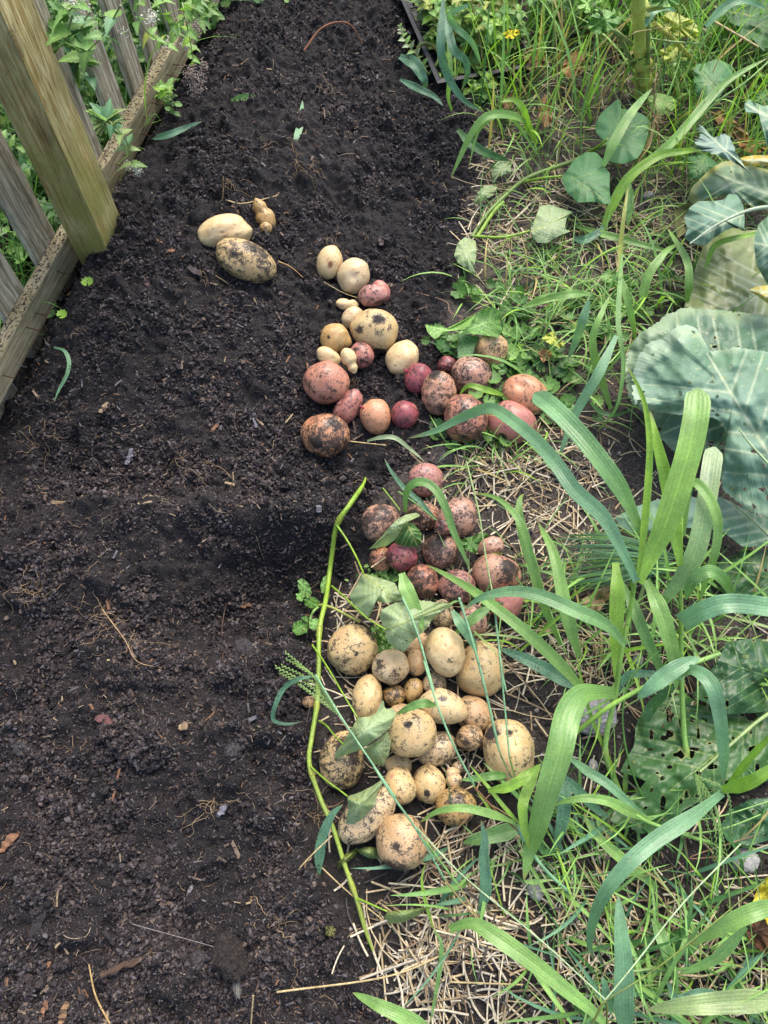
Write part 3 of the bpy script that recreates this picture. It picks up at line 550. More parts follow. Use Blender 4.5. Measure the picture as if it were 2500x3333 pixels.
for a in [('z2', [(418, 615), (508, 672)], 7, [.012, .004], 'short cut straw below the long dirty potato'), ('z2', [(1325, 1735), (1570, 1762)], 10, [.012, .012], 'thick straw sticking out right of the dirtiest orange potato'), ('z2', [(1150, 660), (1300, 740), (1520, 805)], 5, [.02, .02, .01], 'thin straw running below the round potato by the red one'),
          ('z2', [(890, 1610), (940, 1550)], 9, [.01, .01], 'short double straw piece on the middle of the bed'), ('z3', [(755, 85), (915, 135), (935, 190), (1010, 225)], 5, [.01, .02, .01], 'bent brown straw lying above the plantain leaf'), ('z9', [(0, 1210), (600, 1125), (960, 980)], 11, [.02, .05, .05], 'long straw crossing the bottom edge of the bed'),
          ('zd', [(1140, 1300), (1130, 1428)], 8, [.03, .01], 'upright straw hanging at the bottom of the bed'), ('z9', [(210, 505), (400, 680), (670, 895)], 8, [.02, .03, .02], 'straw running under the vine at lower right'), ('z9', [(65, 610), (180, 480), (300, 365)], 9, [.03, .05, .05], 'green tan grass stalk left of the vine over the soil'),
          ('z4', [(985, 1050), (1250, 1085)], 8, [.05, .04], 'short straw behind the pale oval potato'), ('z8', [(400, 55), (740, 130)], 6, [.03, .03], 'straw above the big grass blade'), ('z9', [(930, 1155), (1330, 1170)], 10, [.02, .03], 'straw lying level among the mulch near the bottom'),
          ('z6', [(690, 445), (700, 490), (920, 610)], 7, [.06, .05, .03], 'dry straw in front of the tall grass'), ('z6', [(830, 915), (1170, 905)], 7, [.01, .02], 'straw across the bare ground right of the fallen leaf'), ('z6', [(1420, 80), (1620, 195)], 9, [.2, .22], 'dry stalk in the weeds at the top right'),
          ('z9', [(880, 430), (1155, 140)], 7, [.05, .10], 'thin brown stalk standing beside the small round potato'), ('z8', [(1380, 1310), (1240, 1310), (1610, 1185)], 7, [.02, .04], 'knobbly brown twig on the dark soil at the right')]:
    stalk(a[0], a[1], a[2] * .5, a[3], st_c if 'brown' not in a[4] else S(165, 130, 100), a[4])
tag(stem_part('zd', [(400, 1160), (430, 1300), (495, 1428)], 3.6, .008, S(196, 164, 110), None, 'root', 24, 1.3, mat='root'), 'thick pale root at the bottom left of the bed', 'root')
tag(stem_part('ze', [(1025, 890), (1000, 1020), (1000, 1180), (945, 1290)], 1.8, .012, S(130, 100, 84), None, 'root', 30, .7, mat='root'), 'thin dark brown root hanging straight in the hollow', 'root')
tag(stem_part('ze', [(460, 945), (560, 1080), (620, 1180), (745, 1210)], 3.0, .012, S(185, 155, 115), None, 'root', 30, .4, mat='root'), 'branching pale root on the left slope', 'root')
tag(stem_part('z1', [(1170, 390), (1240, 330), (1330, 270), (1460, 245)], 2.2, .012, S(165, 132, 92), None, 'root', 30, .6, mat='root'), 'curved tan root in the upper bed', 'root')
tag(stem_part('z2', [(500, 110), (600, 130), (790, 88), (840, 70)], 5, .014, S(205, 180, 130), None, 'root', 30, .6, mat='root'), 'pale root lying above the knobbly yellow potato', 'root')
tag(stem_part('z2', [(840, 520), (930, 560), (1010, 630)], 6, .014, S(185, 150, 100), None, 'root', 30, .3, mat='root'), 'tapering root right of the long dirty potato', 'root')
tag(stem_part('zd', [(600, 980), (800, 1035), (960, 1080)], 1.6, .02, S(150, 140, 135), None, 'root', 30, 1, mat='root'), 'straight hair thin root near the bottom clods', 'root')
tag(stem_part('n', [(990, 165), (1050, 90), (1130, 75), (1180, 140)], 4, [.03, .07, .08, .02], S(150, 100, 70), None, 'root', 30, .5, mat='root'), 'arched rusty root in the far bed', 'root')

# ================================================================ FENCE
def fpt(s, n, z): return np.array([FO[0] + FD[0] * s + FN[0] * n, FO[1] + FD[1] * s + FN[1] * n, z])
def board(name, mat, parent, s0, s1, n0, n1, z0, z1, lean=0.0, seed=0, bev=.003, along='z', jag=0):
    """a bevelled, slightly uneven plank; its own z axis runs along the grain"""
    me = bpy.data.meshes.new(name); b = bmesh.new(); rs = random.Random(seed)
    if along == 'z': L = z1 - z0; sx, sy = s1 - s0, n1 - n0
    else: L = s1 - s0; sx, sy = z1 - z0, n1 - n0
    seg = max(4, int(L / .04)); c = [(-sx / 2, -sy / 2), (sx / 2, -sy / 2), (sx / 2, sy / 2), (-sx / 2, sy / 2)]; rows = []
    for i in range(seg + 1):
        z = L * i / seg; ox = .0012 * math.sin(z * 9 + seed); rows.append([b.verts.new((x + ox, y + ox * .6 + (rs.random() - .5) * .0006, z + (jag * (rs.random() - .3) if i == 0 else 0))) for x, y in c])
    for i in range(seg):
        for j in range(4): b.faces.new([rows[i][j], rows[i][(j + 1) % 4], rows[i + 1][(j + 1) % 4], rows[i + 1][j]])
    b.faces.new(rows[0][::-1]); b.faces.new(rows[-1]); bmesh.ops.bevel(b, geom=[e for e in b.edges if len(e.link_faces) == 2 and e.calc_face_angle(0) > 1.0], offset=bev, segments=2, affect='EDGES')
    bmesh.ops.recalc_face_normals(b, faces=b.faces); b.to_mesh(me); b.free(); me.materials.append(M[mat]); o = bpy.data.objects.new(name, me); SC.collection.objects.link(o); o.parent = parent
    sm, nm = (s0 + s1) / 2, (n0 + n1) / 2; yaw = math.atan2(FD[1], FD[0])
    if along == 'z': w = fpt(sm, nm, z0); o.rotation_euler = (0, lean, yaw)
    else:
        w = fpt(s0, nm, (z0 + z1) / 2); R = Matrix.Rotation(yaw, 3, 'Z') @ Matrix(((0, 0, 1), (0, 1, 0), (-1, 0, 0))); o.rotation_euler = R.to_euler()
    o.location = Vector([float(q) for q in w]) - wloc(parent); return o
fen = thing('picket_fence', fpt(.355, .04, -.08), 'weathered wooden picket fence with a thick mossy post beside the dug bed', 'fence')
board('post', 'post', fen, .308, .400, .0385, .131, -.30, 1.5, seed=1, bev=.006)
board('rail', 'rail', fen, -.75, 2.6, -.016, .0155, .024, .101, along='s', seed=2)
board('rail', 'rail', fen, -.75, 2.6, -.016, .0155, .80, .87, along='s', seed=4)
for i, (s, w_, z0) in enumerate([(-.56, .09, -.06), (-.38, .09, -.05), (-.2, .09, -.03), (-.022, .09, -.05), (.157, .088, -.055), (.335, .092, -.045), (.477, .088, -.04), (.622, .088, -.03), (.785, .076, -.02), (.913, .068, -.02), (1.045, .070, -.02), (1.2, .07, -.02), (1.36, .07, -.02), (1.53, .07, 0), (1.7, .07, 0), (1.87, .07, 0), (2.04, .07, 0), (2.2, .07, 0)]):
    board('picket', 'picket', fen, s - w_, s, -.037, -.0175, z0, 1.02 + .01 * math.sin(i * 3), lean=.012 * math.sin(i * 2.1), seed=i + 7, bev=.002, jag=.02)
for s, n_, z, st_ in [(.245, .0155, .075, 0), (.12, .0155, .070, 0), (.075, .0155, .072, 0), (-.01, .0155, .045, 1), (-.055, .0155, .062, 0), (.61, .0155, .078, 0), (.80, .0155, .072, 0), (.86, .0155, .07, 0), (.76, .0155, .05, 0), (.97, .0155, .075, 0), (1.02, .0155, .07, 0), (1.24, .0155, .07, 0)]:
    mb = MB(); a = fpt(s, n_ - .004, z); b_ = fpt(s + .003 * math.sin(s * 40), n_ + (.034 if not st_ else .028), z + .004 * math.sin(s * 70)); tube(mb, [a, (a + b_) / 2, b_], [.0012, .0012, .0009], np.array((.3, .3, .3)), 8)
    hd = fpt(s, n_ + .0002, z); mb.build('nail', 'steel' if st_ else 'nail', fen)

# ================================================================ POTATOES
SK = dict(pale=S(232, 208, 158, .72), yellow=S(226, 200, 146, .72), tan=S(218, 184, 138, .72), cream=S(228, 206, 164, .72), olive=S(205, 172, 112, .72), salmon=S(210, 148, 124, .74), orange=S(222, 164, 126, .74), brown=S(212, 166, 138, .74),
          pink=S(196, 130, 122, .74), red=S(168, 88, 100, .74), rose=S(206, 152, 142, .74), plum=S(150, 66, 82, .72), dusk=S(212, 170, 150, .74))
PT = []
def pot(u, v, a, b, rot, skin, dirt, label, **kw): PT.append(dict(u=u, v=v, a=a, b=b, rot=rot, skin=skin, dirt=dirt, label=label, i=len(PT), o=kw.pop('o', v), **kw))
pot(734, 757, 84, 54, 17, 'pale', .16, 'smooth clean oblong yellow potato, the upper of the two long ones near the post')
pot(804, 851, 102, 62, -14, 'yellow', .52, 'largest oblong tan potato freckled with soil, in front of the clean long one', p=[(-.4, .1, .14, .5), (.1, .8, .4, .2)])
pot(860, 702, 50, 30, -55, 'olive', .28, 'knobbly pear shaped yellow potato at the top by a pale root', w=(-.35, .22), asym=.12, k=[(-.95, .1, .3, .12)])
pot(866, 741, 20, 18, 0, 'olive', .32, 'tiny round yellow potato touching the knobbly one')
pot(1072, 857, 53, 40, 80, 'pale', .2, 'small oval pale potato with one brown scab spot', spot=[(-.05, -.1, .22)])
pot(1151, 899, 58, 50, 75, 'cream', .2, 'round cream potato with a dimple in its middle', dm=[(-.05, 0, .25)])
pot(1240, 948, 37, 29, -60, 'pink', .15, 'bright pink smooth potato half hidden at the top of the red row')
pot(1216, 962, 49, 34, 10, 'rose', .35, 'dull brownish pink potato in front of a bright pink one', o=1000)
pot(1130, 990, 37, 19, -3, 'pale', .1, 'tiny peanut shaped yellow potato at the head of the pile', w=(.18, .25))
pot(1148, 1033, 38, 32, 45, 'cream', .12, 'small smooth pale potato squeezed beside the big tan one')
pot(1220, 1077, 77, 67, -10, 'yellow', .32, 'big tan potato with two black soil patches on top', p=[(.1, .55, .26, .9), (-.65, -.1, .22, .6), (.35, -.88, .25, .9)])
pot(1091, 1102, 52, 46, 80, 'olive', .22, 'round yellow potato with a black dot, left of the big tan one', p=[(0, .45, .14, .9)], k=[(-.1, -1, .3, .22)])
pot(1069, 1163, 42, 28, -30, 'pale', .15, 'small pale potato tucked behind the large salmon one')
pot(1175, 1157, 42, 40, 0, 'pink', .42, 'round dusky red potato next to the small peanut shaped one', p=[(-.4, .5, .2, .5), (.1, -.4, .18, .5)])
pot(1139, 1175, 42, 24, -67, 'pale', .14, 'small snowman shaped pale potato in front of the round red one', w=(.30, .30), asym=-.22, o=1190)
pot(1310, 1167, 60, 52, 50, 'pale', .2, 'smooth pale yellow potato with a dried stem end, right side of the upper pile', )
pot(1063, 1247, 76, 68, 20, 'salmon', .32, 'large salmon red potato at the left of the group', dm=[(-.9, .1, .3)])
pot(1133, 1325, 66, 38, 62, 'pink', .36, 'long pink potato with a brown crease below the large salmon one', dm=[(.2, .8, .3)])
pot(1223, 1355, 58, 49, 95, 'orange', .22, 'orange potato with a small red sprout on its top', sprout=(.45, .72))
pot(1317, 1351, 45, 43, 0, 'red', .36, 'small round dark red potato at the end of its row')
pot(1061, 1415, 78, 70, 0, 'orange', .66, 'round orange potato caked with black soil, lowest of the left group', p=[(.35, .5, .3, .4), (-.4, -.4, .25, .5), (.4, -.35, .3, .4)])
pot(1361, 1232, 50, 44, 60, 'red', .4, 'crimson potato with a sprout, left in the cluster below the broad leaf', sprout=(.05, .9))
pot(1455, 1189, 32, 31, 0, 'red', .62, 'small muddy crimson potato behind the brown one')
pot(1429, 1280, 72, 55, 95, 'brown', .52, 'egg shaped brown potato with mud on its top, standing in the cluster', p=[(.9, .1, .4, .8), (-.7, 0, .3, .3)])
pot(1535, 1225, 66, 60, 0, 'dusk', .6, 'large dusty brown potato behind, left of the round tan one')
pot(1602, 1141, 58, 52, 100, 'tan', .36, 'round tan potato with a pink bud, topmost beside the broad leaf', sprout=(-.8, .5), col2='orange')
pot(1711, 1286, 78, 60, -32, 'orange', .3, 'smooth orange potato with a wrinkle, rightmost of the cluster', dm=[(-.35, .35, .25)])
pot(1515, 1360, 73, 70, 90, 'salmon', .55, 'large round muddy salmon potato behind the long grass blade', p=[(.3, 0, .3, .3)])
pot(1663, 1375, 79, 66, -18, 'pink', .26, 'big pinkish red potato with one round black scar', p=[(-.2, -.72, .2, 1.1)], o=1340)
pot(1386, 1562, 58, 54, 0, 'rose', .34, 'round rose potato alone above the lower pile')
pot(1238, 1703, 64, 60, 40, 'dusk', .68, 'mud covered potato at the upper left of the lower pile', p=[(.4, .4, .5, .4)])
pot(1378, 1680, 56, 48, 0, 'brown', .6, 'muddy potato behind the dark folded leaf', p=[(-.6, .1, .5, .5)])
pot(1488, 1683, 68, 65, 90, 'dusk', .55, 'large brown potato at the top right of the lower red pile')
pot(1443, 1713, 28, 27, 0, 'pink', .55, 'very small pink potato resting in front of two large brown ones')
pot(1433, 1795, 58, 57, 0, 'dusk', .78, 'potato almost black with soil in the middle of the lower red pile', p=[(-.2, .5, .6, .5)])
pot(1240, 1821, 44, 38, 95, 'orange', .38, 'small orange potato left of the bright crimson round one')
pot(1307, 1813, 51, 50, 0, 'red', .42, 'bright crimson round potato on top of the lower pile', o=1960)
pot(1376, 1893, 58, 52, 110, 'salmon', .68, 'muddy dark potato below the bright crimson one')
pot(1485, 1911, 60, 57, 0, 'rose', .56, 'pinkish muddy potato under the slanted grass blade')
pot(1595, 1780, 44, 34, 15, 'dusk', .42, 'small brown potato beyond the half black large one')
pot(1614, 1866, 77, 62, -15, 'brown', .42, 'large brown potato with its right half black with soil', p=[(.6, .35, .5, .6), (.5, -.3, .4, .35)])
pot(1650, 1965, 60, 52, 60, 'pink', .28, 'pinkish red potato at the right partly under a grass blade')
pot(1536, 2023, 54, 48, 90, 'dusk', .56, 'speckled brown potato between grass blades above the yellow pile')
pot(1440, 2000, 48, 38, 80, 'cream', .46, 'pale potato peeping out right of the large vine leaf')
pot(1147, 2113, 82, 81, 0, 'yellow', .42, 'large round yellow potato at the top left of the yellow pile', p=[(.75, .6, .35, .5)])
pot(1350, 2096, 48, 38, 30, 'tan', .34, 'tan potato under the edge of the large vine leaf')
pot(1270, 2171, 61, 57, 0, 'cream', .34, 'round cream potato with purple brown streaks of scab', p=[(-.55, .2, .35, .45), (.3, -.4, .4, .3)])
pot(1356, 2156, 41, 34, 90, 'tan', .34, 'small tan potato between the streaked one and the pale oval one')
pot(1449, 2122, 81, 63, 105, 'pale', .24, 'big pale oval potato upright in the middle of the yellow pile', o=2300)
pot(1564, 2180, 88, 80, 75, 'yellow', .34, 'large round yellow potato at the right behind two grass stems')
pot(1282, 2265, 38, 34, 0, 'olive', .72, 'dark soiled potato deep between the streaked and the oblong ones')
pot(1196, 2267, 72, 48, 82, 'yellow', .26, 'upright oblong yellow potato with a pinkish top, left in the pile', asym=-.12)
pot(1345, 2246, 40, 30, 72, 'olive', .34, 'small egg shaped yellow potato in the centre of the pile')
pot(1415, 2224, 38, 36, 0, 'cream', .44, 'small pale potato behind the pear shaped pale one')
pot(1445, 2303, 80, 54, -14, 'pale', .36, 'pear shaped pale potato lying across the middle of the pile', asym=-.1, o=2460, p=[(-.1, .5, .2, .5)])
pot(1300, 2318, 38, 26, 10, 'tan', .3, 'edge of a tan potato behind the large one with a grass loop')
pot(1540, 2324, 62, 55, -40, 'tan', .4, 'tan potato right of the pear shaped one')
pot(1337, 2387, 78, 76, 0, 'yellow', .36, 'large round yellow potato with one black spot in the middle of the pile', p=[(-.1, .35, .16, .9)], o=2600)
pot(1529, 2400, 45, 41, 0, 'tan', .5, 'small dirty tan potato at the right below a bigger tan one')
pot(1423, 2441, 68, 54, 25, 'cream', .44, 'pale speckled potato right below the large spotted one')
pot(1114, 2473, 89, 71, 80, 'yellow', .46, 'large yellow potato with a black smear left beneath a leaf', p=[(.55, .1, .3, .6), (.2, -.5, .3, .5)])
pot(1657, 2446, 104, 82, 100, 'yellow', .32, 'largest yellow potato at the right with a black patch on its upper left', p=[(.65, .5, .28, 1.0), (.6, -.2, .15, .7)])
pot(1296, 2492, 44, 34, 0, 'pale', .3, 'half hidden pale potato above the one with a pink eye')
pot(1493, 2498, 22, 19, 0, 'cream', .5, 'tiny pale potato behind another tiny one')
pot(1475, 2532, 34, 27, 100, 'cream', .36, 'tiny pale gourd shaped potato between round ones', w=(.2, .2))
pot(1300, 2559, 61, 53, 90, 'yellow', .36, 'yellow potato with a small pink eye beside a grass stem', pinkeye=(.5, .45))
pot(1394, 2553, 57, 51, 85, 'yellow', .34, 'yellow potato with a round black spot near its bottom', p=[(-.5, .05, .2, 1.0)])
pot(1486, 2625, 66, 60, 0, 'olive', .44, 'brownish yellow potato under an arching grass blade', p=[(-.1, .4, .4, .35)])
pot(1190, 2655, 108, 66, 42, 'cream', .48, 'long cream potato lying at the lower left under a vine leaf')
pot(1307, 2740, 84, 82, 0, 'tan', .40, 'lowest large round tan potato with wet soil at its base', p=[(-.3, -.9, .45, .7), (-.2, -.15, .15, .5)])
pot(1005, 2285, 22, 20, 0, 'tan', .62, 'small muddy potato nub left of the vine')

# positions: on the ground along their rays, then pushed apart where they would cross
for q in PT:
    s = 1.0; q['bw'] = min(q['a'], q['b']) * 1.62 / FPX
    for _ in range(4):
        c = GZ(np.array([q['u']]), np.array([q['v']]), .66 * q['bw'])[0]; s = float(depth(c)) / FPX; q['bw'] = min(q['a'], q['b']) * s
    q['c'] = c
def prad(q, d, s):
    a, b = q['a'] * s, q['b'] * s; r = math.radians(q['rot']); w = np.array([math.cos(r), math.sin(r), 0]); al = abs(d @ w); return 1 / math.sqrt((al / a) ** 2 + (1 - al * al) / (min(a, b) ** 2))
lift = np.zeros(len(PT))
for it in range(60):
    mv = 0
    for i, A_ in enumerate(PT):
        for j in range(i + 1, len(PT)):
            B_ = PT[j]; d = B_['c'] - A_['c']; L = np.linalg.norm(d)
            if L > .16: continue
            d = d / L; sA, sB = float(depth(A_['c'])) / FPX, float(depth(B_['c'])) / FPX; ov = prad(A_, d, sA) + prad(B_, d, sB) - L
            if ov > .003:
                fr_, bk = (A_, B_) if A_['o'] > B_['o'] else (B_, A_)
                if fr_['i'] is not None and lift[fr_['i']] < .05: lift[fr_['i']] += .0015; mv += 1
                if lift[bk['i']] > -.010: lift[bk['i']] -= .0006
    for q in PT: q['c'] = GZ(np.array([q['u']]), np.array([q['v']]), .66 * q['bw'] + lift[q['i']])[0]
    if not mv: break
D4, F4 = ico(5)
def make_potato(q):
    D = D4; a, b = 1.0, min(q['a'], q['b']) / max(q['a'], q['b']); sd = q['i'] * 7 + 3; rs = np.random.default_rng(sd)
    r = 1 + .105 * noise3(D * 1.1, 8, sd) * 2 + .028 * noise3(D * 2.6, 10, sd + 1) * 2
    V = D * r[:, None]; x = D[:, 0]; dn = nrm(rs.normal(size=3) + [0, 0, .8]); V *= (1 - .05 * np.exp(-(np.linalg.norm(D - dn, axis=1) / .45) ** 2))[:, None]
    if q.get('asym'): V[:, 1:] *= (1 + q['asym'] * x)[:, None]
    else: V[:, 1:] *= (1 + rs.uniform(-.07, .07) * x)[:, None]
    if 'w' in q: x0, dp = q['w']; V[:, 1:] *= (1 - dp * np.exp(-((x - x0) / .22) ** 2))[:, None]
    ca, sa = math.cos(math.radians(q['rot'])), math.sin(math.radians(q['rot']))
    def loc(px, py): z = math.sqrt(max(0, 1 - px * px - py * py)); return nrm(np.array([px, py, z]))
    dirt = np.full(len(D), min(q['dirt'], .34 + .36 * q['dirt']) + .015 - (.05 if q['skin'] in ('dusk', 'brown') else 0) + (.08 if q['skin'] in ('pink', 'red', 'rose', 'orange', 'salmon') and q['dirt'] < .4 else 0)) + .12 * noise3(D * 1.5, 6, sd + 9)
    for (px, py, rr, am) in q.get('p', []): dirt = dirt + am * .8 * np.exp(-(np.linalg.norm(D - loc(px, py), axis=1) / rr) ** 4)
    dirt = dirt + .15 * sstep(.1, -.6, D[:, 2])
    for (px, py, rr) in q.get('dm', []): V *= (1 - .13 * np.exp(-(np.linalg.norm(D - loc(px, py), axis=1) / rr) ** 2))[:, None]
    for (px, py, rr, am) in q.get('k', []): V *= (1 + am * np.exp(-(np.linalg.norm(D - nrm(np.array([px, py, .25])), axis=1) / rr) ** 2))[:, None]
    col = np.array(SK[q['skin']])[None] * (1 + .10 * noise3(D * 2, 8, sd + 4))[:, None]
    if q['skin'] in ('orange', 'brown', 'salmon', 'rose', 'dusk'): tint = np.array(SK['pink']); am_ = .35
    elif q['skin'] in ('pink', 'red'): tint = np.array(SK['salmon']); am_ = .6
    else: tint = np.array(SK['tan']); am_ = .5
    w_ = sstep(.0, .35, noise3(D * 2.4, 8, sd + 6))[:, None] * am_; col = col * (1 - w_) + tint * w_
    for k_ in range(7):                                              # eyes: shallow slots with a brow
        e = nrm(rs.normal(size=3)); g = np.exp(-(np.linalg.norm((D - e) * [1, 1, 1], axis=1) / .085) ** 2); g2 = np.exp(-(np.linalg.norm((D - nrm(e + [0, .1, 0])), axis=1) / .09) ** 2)
        V *= (1 - .050 * g + .022 * g2)[:, None]; col = col * (1 - .30 * g[:, None])
    for (px, py, rr) in q.get('spot', []): g = np.exp(-(np.linalg.norm(D - loc(px, py), axis=1) / rr) ** 6)[:, None]; col = col * (1 - g) + np.array(S(150, 100, 62)) * g
    if 'pinkeye' in q: g = np.exp(-(np.linalg.norm(D - loc(*q['pinkeye']), axis=1) / .14) ** 4)[:, None]; col = col * (1 - g * .7) + np.array(S(225, 140, 150)) * g * .7
    c = q['c']; s = float(depth(c)) / FPX * 1.035; big = max(q['a'], q['b']) * s
    zc = nrm(np.array([0, 0, CAMH]) - c); xc = nrm(np.cross([0, 1, 0], zc)); yc = np.cross(zc, xc)
    if q['a'] < q['b']: q['rot'] += 90; q['a'], q['b'] = q['b'], q['a']; ca, sa = math.cos(math.radians(q['rot'])), math.sin(math.radians(q['rot']))
    ax = ca * xc + sa * yc; ay = -sa * xc + ca * yc; R = np.stack([ax, ay, zc], 1)
    sc = np.array([q['a'], q['b'], q['b'] * .96]) * s * .985; Vw = (V * sc) @ R.T
    mb = MB(); mb.add(Vw + c, F4, np.clip(col, 0, .9), dirt); o = mb.build('potato', 'potato', origin=c, attr='dirt')
    tag(o, q['label'], 'potato', 'freshly dug potatoes laid out beside the bed')
    if 'sprout' in q:
        e = loc(*q['sprout']); base = (e * sc) @ R.T * .97 + c; up = nrm(R @ e); mb = MB(); rs2 = random.Random(3)
        for k_ in range(4):
            dv = nrm(up + .6 * np.array([rs2.gauss(0, 1), rs2.gauss(0, 1), rs2.gauss(0, 1)]) * .5); L = .012 if k_ == 0 else .006
            tube(mb, [base, base + dv * L * .5, base + dv * L], [.0028, .0024, .0010], np.array(S(178, 60, 85)), 8)
        mb.build('sprout', 'root', o)
    return o
for q in PT: make_potato(q)
# ================================================================ VEGETATION
G = dict(br=S(158, 204, 78), lg=S(150, 196, 104), mid=S(130, 178, 98), bl=S(136, 186, 138), dk=S(80, 130, 68), teal=S(104, 152, 118), yl=S(185, 195, 95), pale=S(160, 185, 120), ol=S(120, 135, 60), strw=S(196, 176, 118), under=S(184, 208, 158), vine=S(150, 190, 60), hl=S(98, 156, 98), cab=S(104, 148, 104), dcab=S(76, 122, 62), brown=S(140, 100, 66), moss=S(92, 140, 60))
# ---- generic small leaves
def tmpl(kind, n=9):
    t = np.linspace(0, 1, n); K = np.array([-1, -.5, 0, .5, 1])
    if kind == 'ovate': w = .32 * np.sin(np.pi * t ** .75) ** .9
    elif kind == 'mint': w = .42 * np.clip(1 - t, 0, 1) ** .8 * sstep(-.08, .16, t) * (1 + .14 * (np.arange(n) % 2 * 2 - 1)) + .004
    elif kind == 'lance': w = .13 * np.sin(np.pi * t ** .8) ** .8
    elif kind == 'obovate': w = .34 * np.sin(np.pi * t ** 1.3) ** .9
    w = np.maximum(w, .004); v = np.zeros((n, 5, 3)); v[..., 0] = t[:, None]; v[..., 1] = w[:, None] * K
    v[..., 2] = -.28 * (t ** 2)[:, None] + .16 * np.abs(K)[None] * w[:, None] * 1.6
    tc = np.tile(np.array([1, .92, 1.35, .92, 1.]), n); return v.reshape(-1, 3), grid_faces(n, 5), tc
def tmpl_round(seg=26, lobes=9):
    a = np.linspace(.25, 2 * np.pi - .25, seg); r = .5 * (1 + .09 * np.cos(a * lobes)); rr = np.array([.02, .45, .8, 1]); v = np.zeros((4, seg, 3))
    v[..., 0] = -(rr[:, None] * r * np.cos(a)) + .1; v[..., 1] = rr[:, None] * r * np.sin(a); v[..., 2] = (rr ** 2 * .16)[:, None] * (1 + .5 * np.cos(a * lobes)) - .05
    tc = np.tile(1 + .25 * np.exp(-((np.mod(a, .7) - .35) / .12) ** 2), 4); return v.reshape(-1, 3), grid_faces(4, seg), tc
TM = {k: tmpl(k, 11 if k == 'mint' else 8) for k in ('ovate', 'mint', 'lance', 'obovate')}; TM['round'] = tmpl_round()
def put_leaves(mb, kind, base, dirs, ups, size, col):
    base = np.asarray(base, float); x = nrm(np.asarray(dirs, float)); y = nrm(np.cross(ups, x)); z = np.cross(x, y); R = np.stack([x, y, z], 2); tv, tf, tc = TM[kind]
    scatter(mb, tv, tf, base, R, np.repeat(np.asarray(size, float)[:, None], 3, 1), np.asarray(col, float), 0, tc)
def grass_arcs(mb, base, L, w, col, lean=(.3, 1.2), az=None, seg=7, tipc=None):
    n = len(base); az = RNG.random(n) * 6.28 if az is None else az; l0 = RNG.uniform(*lean, n); t = np.linspace(0, 1, seg)
    th = l0[:, None] * (.35 + 1.0 * t[None]) ; dz = np.cos(th); dr = np.sin(th); dt = L[:, None] / (seg - 1)
    z = np.cumsum(np.maximum(dz, -.9) * dt, 1) - dz[:, :1] * dt; r = np.cumsum(dr * dt, 1) - dr[:, :1] * dt
    cr_ = (RNG.normal(size=n) * .25)[:, None] * r ** 2 / np.maximum(L[:, None], .01)
    P_ = np.stack([base[:, :1] + r * np.cos(az)[:, None] - cr_ * np.sin(az)[:, None], base[:, 1:2] + r * np.sin(az)[:, None] + cr_ * np.cos(az)[:, None], np.maximum(base[:, 2:3] + z, base[:, 2:3] * 0 - .03 + .034 * (base[:, 2:3] > -.04))], -1)
    tw = RNG.normal(size=n) * .9; sx = np.stack([-np.sin(az), np.cos(az), 0 * az], -1); up = np.stack([0 * az, 0 * az, 1 + 0 * az], -1)
    sd = sx * np.cos(tw)[:, None] + (np.stack([np.cos(az), np.sin(az), 0 * az], -1) * .8 + up * .3) * np.sin(tw)[:, None]
    ww = w[:, None] * (.5 + .5 * sstep(0, .3, t))[None] * np.clip(1 - t ** 3, .03, 1)[None]
    V = P_[:, :, None] + np.array([-1, 0, 1])[None, None, :, None] * (sd[:, None] * ww[..., None] * .5)[:, :, None]; V[:, :, 1, 2] -= ww * .13
    f = grid_faces(seg, 3); Fc = f[None] + (np.arange(n) * seg * 3)[:, None, None]
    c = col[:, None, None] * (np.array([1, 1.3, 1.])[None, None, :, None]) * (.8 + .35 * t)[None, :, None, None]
    mb.add(V.reshape(-1, 3), Fc.reshape(-1, 4), c.reshape(-1, 3))
def pick(keys, n, pr=None, var=.15): c = np.array([G[k] for k in keys])[RNG.choice(len(keys), n, p=pr)]; return c * RNG.uniform(1 - var, 1 + var, (n, 1))
def blobs(L_):
    def d(x, y, u, v):
        s = np.zeros_like(u)
        for a, b, ru, rv, w in L_: s = s + w * np.exp(-((u - a) / ru) ** 2 - ((v - b) / rv) ** 2)
        return np.clip(s, 0, 1)
    return d
def clear(u, v, p=None):
    k = np.ones(len(u))
    for a_, b_, ru, rv in [(1795, 730, 95, 75), (1640, 560, 45, 50), (1580, 640, 50, 45), (1515, 830, 45, 70), (1530, 1050, 110, 60), (1905, 580, 90, 90), (2020, 430, 100, 100)]: k = k * (((u - a_) / ru) ** 2 + ((v - b_) / rv) ** 2 > 1)
    return k
# ---- grass that nobody could count
gd = blobs([(1700, 1000, 220, 90, .9), (2000, 1050, 260, 100, .9), (1600, 1480, 160, 50, .8), (1900, 1250, 200, 130, .3), (2050, 850, 250, 60, .8), (2150, 750, 200, 60, .4), (1700, 620, 120, 60, .3), (1750, 880, 200, 60, .6), (1600, 1120, 120, 60, .5), (2400, 600, 300, 140, .6), (1950, 620, 300, 120, .4), (1750, 480, 220, 120, .4), (1580, 380, 80, 90, .4), (1650, 800, 160, 60, .4), (2200, 3100, 420, 220, .30), (1900, 2750, 300, 150, .22), (1700, 1950, 160, 160, .3), (2100, 2000, 300, 200, .3)])
p = sample(18000, (1350, 300, 2900, 3500), lambda x, y, u, v: clear(u, v) * gd(x, y, u, v) * (1 - bedmask(x, y)) * .65); n = len(p); mb = MB()
grass_arcs(mb, p, RNG.uniform(.05, .17, n), RNG.uniform(.0022, .0062, n), pick(['lg', 'mid', 'br', 'dk', 'strw', 'pale'], n, [.3, .28, .12, .14, .08, .08]), (.8, 1.6))
